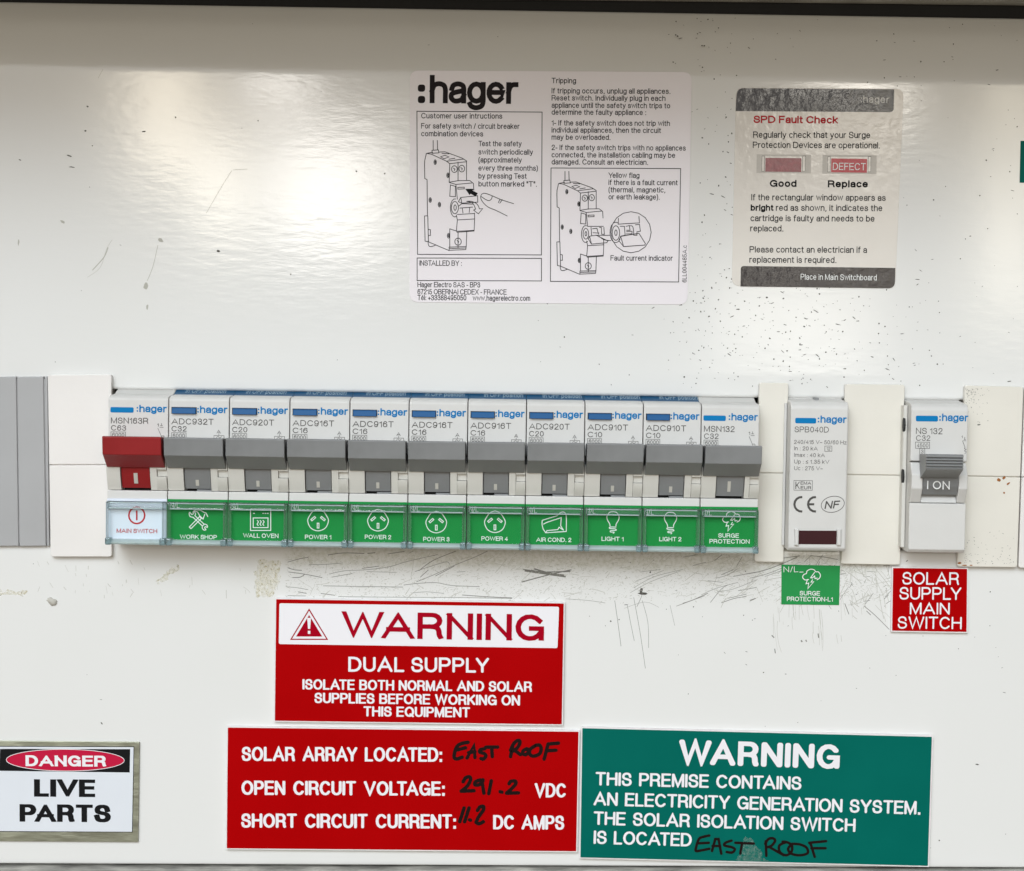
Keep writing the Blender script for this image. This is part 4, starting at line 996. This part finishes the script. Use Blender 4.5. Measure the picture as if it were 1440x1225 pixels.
pen = [['S', (275, 100), (210, 112), (165, 140), (140, 200), (135, 255), (165, 268), (215, 250)], [(150, 180), (250, 155)], [(265, 260), (335, 130), (345, 255)], [(280, 205), (345, 195)],
       ['S', (445, 165), (400, 175), (395, 200), (440, 215), (455, 240), (430, 270), (405, 265)], [(520, 245), (515, 165)], [(455, 150), (575, 148)],
       [(705, 245), (725, 140)], ['S', (705, 180), (740, 110), (785, 80), (800, 105), (770, 160), (725, 190)], [(745, 180), (805, 225)],
       ['S', (870, 165), (835, 185), (830, 215), (860, 225), (885, 200), (880, 170), (862, 170)], ['S', (965, 130), (905, 170), (900, 220), (940, 240), (1000, 215), (1015, 165), (1000, 130), (960, 130)],
       [(1045, 270), (1085, 120)], [(1085, 118), (1190, 108)], [(1080, 185), (1165, 180)],
       ['S', (225, 500), (250, 460), (290, 450), (300, 480), (265, 545), (205, 595)], [(205, 595), (335, 590)], ['S', (400, 480), (350, 500), (345, 530), (385, 530), (420, 500), (425, 480)], [(415, 490), (435, 615)], [(510, 490), (485, 620)],
       [(600, 600), (618, 605)], ['S', (690, 520), (710, 495), (755, 495), (755, 525), (715, 570), (665, 615)], [(665, 615), (785, 612)],
       [(235, 765), (190, 905)], [(285, 765), (240, 905)], [(290, 885), (300, 888)], ['S', (370, 790), (395, 755), (430, 750), (430, 785), (385, 850), (355, 910)], ['S', (355, 910), (385, 925), (430, 905)]]
draw(b, pen, f, 5.1, H); link('handwriting', b, M_PEN, S)
# green premises sign
S = sign([(817.2, 1022.4), (1312.4, 1034.6), (1306.6, 1219.6), (814.4, 1207.6)], 'dark green WARNING sign about the electricity generation system, bottom right', M_SGREEN, M_CORE)
f = crop(800, 1000, 2.25); b = NB()
text(b, 'WARNING', f(347, 168), f(856, 184.5), 80 / 2.25, H, .19, gap=.24, bold=.05, **R_)
text(b, 'THIS PREMISE CONTAINS', f(84, 235.5), f(735, 250), 44 / 2.25, H, .165, gap=.18, space=.50, bold=.03, **R_)
text(b, 'AN ELECTRICITY GENERATION SYSTEM.', f(78, 298.5), f(1113, 328), 44 / 2.25, H, .165, gap=.18, space=.50, bold=.03, **R_)
text(b, 'THE SOLAR ISOLATION SWITCH', f(78, 360), f(906, 383), 44 / 2.25, H, .165, gap=.18, space=.50, bold=.03, **R_)
text(b, 'IS LOCATED', f(78, 420.5), f(388, 429), 44 / 2.25, H, .165, gap=.18, space=.50, bold=.03, **R_)
link('lettering', b, M_EW, S)
b = NB(); f = crop(960, 1160, 6.5455)
pen = [['S', (245, 98), (190, 110), (150, 130), (125, 200), (122, 240), (170, 235), (245, 220)], [(140, 170), (240, 165)], [(270, 240), (300, 130), (330, 130), (355, 265)], [(275, 195), (345, 195)],
       ['S', (450, 145), (395, 165), (385, 190), (450, 205), (480, 225), (455, 255), (405, 250)], [(545, 180), (530, 265)], [(485, 165), (655, 172)],
       [(770, 285), (765, 150)], ['S', (760, 175), (790, 130), (835, 125), (850, 150), (820, 190), (785, 205)], [(800, 205), (930, 280)],
       ['S', (950, 160), (890, 190), (895, 250), (950, 280), (1000, 250), (1005, 190), (960, 160), (920, 155)], ['S', (1010, 175), (970, 220), (1000, 265), (1080, 280), (1150, 260), (1140, 210), (1080, 180), (1010, 175)],
       [(1215, 295), (1180, 180), (1165, 165)], [(1165, 165), (1320, 150)], [(1185, 215), (1315, 215)]]
draw(b, pen, f, 3.7, H); link('handwriting', b, M_PEN, S)
b = NB(); bmesh.ops.triangulate(b, faces=[sheet(b, Q(ragged([(1046, 1178), (1056, 1177), (1066, 1192), (1078, 1212), (1034, 1211), (1043, 1194)], 1.2, 5), H), H - .03)]); tag(link('sheen_patch', b, M_SHEEN, S), kind='stuff')  # pale patch painting a faint reflection onto the sign
# small red solar main switch sign
S = sign([(1254.2, 797), (1362, 798.4), (1361, 890.6), (1252.8, 888.8)], 'small red SOLAR SUPPLY MAIN SWITCH sign under the solar breaker', M_SRED, M_CORE, 1.2)
f = crop(1060, 520, 3.2237); H3 = 1.26; b = NB()
for s, x0, x1, y0, y1, cp in [('SOLAR', 673, 930, 974, 976, 58), ('SUPPLY', 660, 940, 1042, 1044, 58), ('MAIN', 707, 888, 1109, 1110, 54), ('SWITCH', 652, 942, 1174, 1177, 57)]:
    text(b, s, f(x0, y0), f(x1, y1), cp / 3.2237, H3, .135, gap=.17, **R_)
link('lettering', b, M_EW, S)
# danger plate
base = Q([(-10, 1042), (196, 1043.6), (194, 1184.4), (-12, 1183)], .9)
S = thing('danger_sign', Vector((base[3][0], 0, base[3][1])), 'metal edged DANGER LIVE PARTS plate at the bottom left', 'sign')
b = NB(); slab(b, rounded(base, .0003, 3), .02, .8, .08); link('plate', b, M_ALU, S)
f = crop(0, 1000, 4.2353)
b = NB(); slab(b, Q([(-2, 1049.8), (188.2, 1050.4), (186, 1170), (-4, 1169)], .83), .7, .83); link('printed_field', b, M_DWHITE, S)
b = NB(); draw(b, [[(-2, 1049.6), (188.3, 1050.2), (186.1, 1170.2), (-4, 1169.2), (-2, 1049.6)]], ID, .9, .85, False)
sheet(b, Q([(0, 1053.2), (183, 1053.6), (182.4, 1086.4), (-1, 1084)], .85), .85)
text(b, 'LIVE', f(203, 510), f(567, 513), 107 / 4.2353, .85, .20, gap=.30, bold=.14); text(b, 'PARTS', f(117, 659), f(660, 663), 107 / 4.2353, .85, .19, gap=.28, bold=.13)
link('black_print', b, M_INK, S)
e = [(91.8 + 83 * math.cos(t), 1069 + 15.3 * math.sin(t) + 83 * math.cos(t) * .006) for t in (2 * math.pi * k / 48 for k in range(48))]
b = NB(); sheet(b, Q(e, .89), .89); link('red_oval', b, M_DRED2, S)
b = NB(); draw(b, [e + [e[0]]], ID, .8, .92); text(b, 'DANGER', f(152, 328), f(632, 331), 66 / 4.2353, .92, .19, gap=.24, bold=.10); link('white_print', b, M_EW, S)
# small green sticker
base = Q([(1099, 794), (1181.4, 795.6), (1180, 851), (1098.8, 850)], .2)
S = thing('label_sticker', Vector((base[3][0], 0, base[3][1])), 'small green SURGE PROTECTION-L1 sticker below the surge protector', 'sticker')
b = NB(); slab(b, base, .02, .2, .03); link('film', b, M_STGREEN, S)
f = crop(1060, 520, 3.2237); b = NB()
text(b, 'N/L_', f(135, 918), f(225, 917), 8, .26, .10); text(b, 'SURGE', f(208, 1023), f(300, 1024), 6.4, .26, .15, gap=.16); text(b, 'PROTECTION-L1', f(150, 1049), f(358, 1051), 6.4, .26, .15, gap=.16)
draw(b, cloud_icon(1141, 814, 1.0), ID, 1.2, .26); link('lettering', b, M_PW, S)
# green sticker at the right edge
base = Q([(1435.3, 198), (1540, 200), (1537, 259), (1434, 257)], .2)
S = thing('label_sticker', Vector((base[3][0], 0, base[3][1])), 'green sticker cut off by the right edge of the picture', 'sticker')
b = NB(); slab(b, base, .02, .2, .03); link('film', b, M_SGREEN, S)
# maker's instruction sticker
base = Q([(576.5, 99), (973, 101.2), (967, 428.5), (576, 425)], .2)
S = thing('instruction_sticker', Vector((base[3][0], 0, base[3][1])), 'white instruction sticker with line drawings, text and a black maker logo', 'sticker')
b = NB(); slab(b, rounded(base, .0028), .02, .2, .04); link('film', b, M_STICK, S)
f = crop(570, 90, 3.5); H4 = .25; b = NB()
for y in (101, 157): slab(b, rounded(Q([f(62, y), f(98, y + .4), f(97, y + 36), f(61, y + 35.6)], H4), .0009), H4 - .04, H4)
text(b, 'hager', f(120, 194), f(556, 198), 139 / 3.5, H4, .18, gap=.10); link('brand_lettering', b, mat('logo_black', (.016, .012, .013), .5, spec=.08), S)
b = NB()
lines = [('Customer user intructions', 78, 477, 268), ('For safety switch / circuit breaker', 78, 562, 318), ('combination devices', 78, 383, 356), ('Test the safety', 360, 572, 405),
 ('switch periodically', 360, 628, 446), ('(approximately', 360, 573, 485), ('every three months)', 360, 652, 525), ('by pressing Test', 360, 597, 564), ('button marked "T".', 360, 648, 603), ('INSTALLED BY :', 70, 278, 993),
 ('Hager Electro SAS - BP3', 60, 368, 1099), ('67215 OBERNAI CEDEX - FRANCE', 60, 498, 1134), ('Tél: +33388495050', 60, 300, 1163), ('www.hagerelectro.com', 332, 614, 1165), ('Tripping', 720, 840, 95),
 ('If tripping occurs, unplug all appliances.', 720, 1305, 145), ('Reset switch. Individually plug in each', 720, 1280, 180), ('appliance until the safety switch trips to', 720, 1303, 216), ('determine the faulty appliance :', 720, 1185, 250),
 ('1- If the safety switch does not trip with', 720, 1302, 303), ('individual appliances, then the circuit', 720, 1258, 338), ('may be overloaded.', 720, 1010, 373), ('2- If the safety switch trips with no appliances', 720, 1380, 424),
 ('connected, the installation cabling may be', 720, 1328, 460), ('damaged. Consult an electrician.', 720, 1195, 495), ('Yellow flag', 1000, 1152, 561), ('if there is a fault current', 1000, 1340, 596), ('(thermal, magnetic,', 1000, 1280, 632),
 ('or earth leakage).', 1000, 1252, 667), ('Fault current indicator', 1010, 1316, 968)]
for s, x0, x1, y in lines: text(b, s, f(x0, y), f(x1, y + (x1 - x0) * .0045), 26.5 / 3.5, H4, .14, gap=.17)
text(b, '6LL004485A.c', f(1384, 1075), f(1386, 893), 22 / 3.5, H4, .12)
link('lettering', b, M_INK, S)
b = NB()
for q in ([(57, 233), (673, 237), (670, 940), (60, 937)], [(58, 955), (670, 957), (670, 1068), (58, 1066)], [(717, 512), (1355, 515), (1345, 1073), (714, 1070)]): draw(b, [q + [q[0]]], f, 1.0, H4, False)
link('box_rules', b, M_INK, S)
common = [[(160, 185), (140, 190), (124, 260), (122, 300), (125, 440), (148, 452), (152, 820)], [(152, 818), (122, 820), (128, 1075), (158, 1080)], [(155, 820), (162, 1080)], [(160, 955), (182, 960), (182, 1018), (165, 1018)],
 [(158, 1080), (370, 1170)], ['S', (158, 1085), (165, 1120), (190, 1130), (235, 1115)], [(145, 185), (205, 175)], [(265, 172), (330, 170), (500, 232), (548, 262)], [(145, 185), (195, 195), (345, 265), (378, 290)], [(345, 265), (520, 243)], [(378, 290), (548, 270)],
 [(285, 220), (330, 205), (370, 222), (320, 240), (285, 220)], [(300, 185), (370, 190)], [(370, 245), (430, 235)],
 [(210, 55), (210, 150)], [(252, 55), (255, 150)], [(198, 155), (262, 150), (268, 180), (200, 185), (198, 155)], [(378, 290), (372, 480)], [(548, 262), (548, 455)], [(462, 275), (462, 465)], ell(425, 345, 29, 34), ell(500, 340, 29, 34), [(415, 335), (430, 345), (425, 360)], [(490, 330), (505, 340), (500, 355)],
 [(372, 480), (440, 500), (612, 485)], [(372, 478), (462, 462), (580, 460), (618, 490), (622, 560)], [(440, 500), (455, 650)], [(385, 505), (378, 620), (435, 625), (435, 520), (385, 505)], [(460, 530), (525, 528), (525, 545), (460, 548), (460, 530)],
 [(445, 810), (455, 860), (630, 850), (628, 790)], [(455, 860), (445, 975)], [(630, 850), (625, 965), (450, 975)], [(450, 985), (625, 972)], [(378, 950), (440, 970)], [(378, 950), (378, 1130)], [(462, 985), (462, 1140)], [(550, 980), (545, 1130)], ell(462, 1080, 33, 36), [(452, 1070), (467, 1078), (462, 1098)],
 [(372, 1135), (545, 1130), (540, 1160), (372, 1168), (372, 1135)], [(378, 1150), (540, 1144)]] + [ell(x, y, 12, 24) for x, y in ((230, 275), (180, 658), (273, 705), (360, 408), (365, 1020))] + [ell(x, y, 5, 12) for x, y in ((232, 275), (182, 658), (275, 705), (362, 408), (367, 1020))]
one = [[(490, 632), (660, 615), (662, 680), (500, 690), (490, 632)], [(490, 632), (465, 675), (500, 690)], ell(430, 735, 36, 62), ell(432, 735, 12, 28), [(430, 738, 46, 92, 70, 280)], [(470, 720), (500, 695), (610, 700)], [(480, 740), (610, 730)], [(505, 740), (512, 790)], [(580, 735), (575, 785)], [(455, 805), (625, 795)],
 ['S', (550, 672), (610, 690), (640, 750)], [(640, 750), (620, 760), (668, 798), (712, 745), (680, 748)], ['S', (680, 748), (655, 700), (600, 672), (550, 672)],
 ['S', (1025, 695), (900, 655), (800, 612), (730, 590), (695, 610), (700, 660), (760, 725), (850, 765), (960, 820)], ['S', (700, 625), (740, 652), (775, 664), (800, 648), (808, 620)], [(870, 685), (885, 655)], [(885, 690), (910, 655)]]
two = [ell(388, 675, 28, 55), ell(388, 675, 9, 22), [(385, 678, 42, 86, 60, 285)], [(405, 600), (565, 600)], [(440, 610), (447, 690)], [(455, 625), (500, 620), (515, 680)], [(460, 665), (520, 668)], [(525, 610), (545, 612), (548, 680), (575, 682), (570, 610)], [(425, 700), (490, 690), (612, 748), (600, 766), (445, 780), (425, 700)], [(425, 700), (412, 728), (445, 780)],
 ['S', (490, 690), (570, 692), (632, 690)], ['S', (520, 700), (570, 735), (640, 745)], ell(845, 660, 204, 208), [(718, 520), (715, 578), (930, 565), (925, 500)], ell(692, 668, 38, 74), ell(692, 665, 12, 28), [(690, 662, 58, 104, 40, 290)], [(735, 600), (778, 600), (785, 690), (740, 700)], [(795, 600), (828, 592), (835, 640), (800, 640)], [(800, 655), (855, 650), (855, 675), (795, 678)],
 ['S', (835, 595), (860, 600), (870, 640), (872, 690)], [(872, 690), (905, 690), (905, 655), (940, 650), (930, 580), (890, 585)], [(740, 702), (925, 670), (990, 775), (985, 790), (770, 805), (740, 702)], [(740, 702), (722, 745), (770, 805)]]
b = NB(); f1 = crop(580, 190, 7.205); draw(b, common + one, f1, .95, H4)
fill(b, [(535, 545), (620, 545), (610, 562), (662, 590), (640, 622), (590, 595), (578, 608)], f1, H4 + .03)
link('line_drawing', b, M_INK, S)
b = NB(); f2 = crop(770, 235, 7.2); draw(b, common, lambda x, y: f2(x * .935 - 20, y * .935 - 8), .95, H4); draw(b, two, f2, .95, H4); link('line_drawing', b, M_INK, S)
# surge check sticker
base = Q([(1035, 123), (1271, 125), (1259, 405), (1029, 402)], .2)
S = thing('check_sticker', Vector((base[3][0], 0, base[3][1])), 'wrinkled SPD Fault Check sticker with dark brown bands, right of the instruction sticker', 'sticker')
b = NB(); slab(b, rounded(base, .0026), .02, .2, .04); link('film', b, M_STICK2, S)
f = crop(1000, 100, 3.2727); H5 = .25; b = NB()
slab(b, rounded(Q([f(118, 78), f(843, 84), f(840, 189), f(113, 184)], H5), [.0022, 0, .0012, 0]), .15, H5 - .02); link('brown_band', b, M_BROWN, S); b = NB(); slab(b, rounded(Q([f(137, 897), f(848, 906), f(846, 1000), f(135, 991)], H5), [.0010, 0, .0022, 0]), .15, H5 - .02)
link('brown_band', b, M_BROWN, S)
b = NB(); text(b, 'SPD Fault Check', f(195, 239), f(583, 242), 34 / 3.2727, H5, .19, gap=.14); link('red_lettering', b, M_PR, S)
b = NB(); T5 = lambda s, x0, x1, y, t=.135, cp=29: text(b, s, f(x0, y), f(x1, y + (x1 - x0) * .004), cp / 3.2727, H5, t, gap=.16)
T5('Regularly check that your Surge', 193, 732, 307); T5('Protection Devices are operational.', 192, 777, 354); T5('Good', 270, 393, 533, .2, 32); T5('Replace', 537, 722, 535, .2, 32)
T5('If the rectangular window appears as', 185, 803, 595); T5('bright', 182, 287, 643, .21); T5('red as shown, it indicates the', 298, 788, 643); T5('cartridge is faulty and needs to be', 181, 752, 691); T5('replaced.', 180, 333, 738)
T5('Please contact an electrician if a', 177, 717, 835); T5('replacement is required.', 176, 577, 882)
link('black_lettering', b, M_INK, S)
b = NB(); text(b, ':hager', f(688, 145), f(820, 147), 32 / 3.2727, H5, .13); link('brand_lettering', b, M_PW, S); b = NB(); text(b, 'Place in Main Switchboard', f(412, 960), f(762, 964), 27 / 3.2727, H5, .12); link('footer_lettering', b, M_PW, S)
for (x0, x1, y0, m, bx0, bx1) in ((210, 460, 383, M_DRED, 250, 416), (513, 762, 386, M_BRED, 553, 718)):
    b = NB(); slab(b, Q([f(x0, y0), f(x1, y0 + 2), f(x1 - 1, y0 + 88), f(x0 - 1, y0 + 86)], H5), .15, H5 - .03); pc = link('window_picture', b, M_PGREY, S)
    b = NB(); slab(b, Q([f(bx0 - 18, y0 + 8), f(bx1 + 20, y0 + 10), f(bx1 + 19, y0 + 80), f(bx0 - 19, y0 + 78)], H5), .15, H5 - .015); link('pale_ground', b, M_STICK2, pc)
    b = NB(); slab(b, Q([f(bx0, y0 + 16), f(bx1, y0 + 18), f(bx1 - 1, y0 + 82), f(bx0 - 1, y0 + 80)], H5), .15, H5); link('red_field', b, m, pc)
    b = NB(); draw(b, [[(bx0 - 16, y0 + 8), (bx0 - 4, y0 + 8), (bx0 - 5, y0 + 78), (bx0 - 17, y0 + 78), (bx0 - 16, y0 + 8)], [(bx1 + 5, y0 + 8), (bx1 + 18, y0 + 8), (bx1 + 17, y0 + 78), (bx1 + 4, y0 + 78), (bx1 + 5, y0 + 8)]], f, .5, H5 + .02); link('clip_outline', b, M_INKG, pc)
b = NB(); text(b, 'DEFECT', f(560, 455), f(711, 457), 33 / 3.2727, H5 + .04, .13); link('defect_lettering', b, M_PW, S)
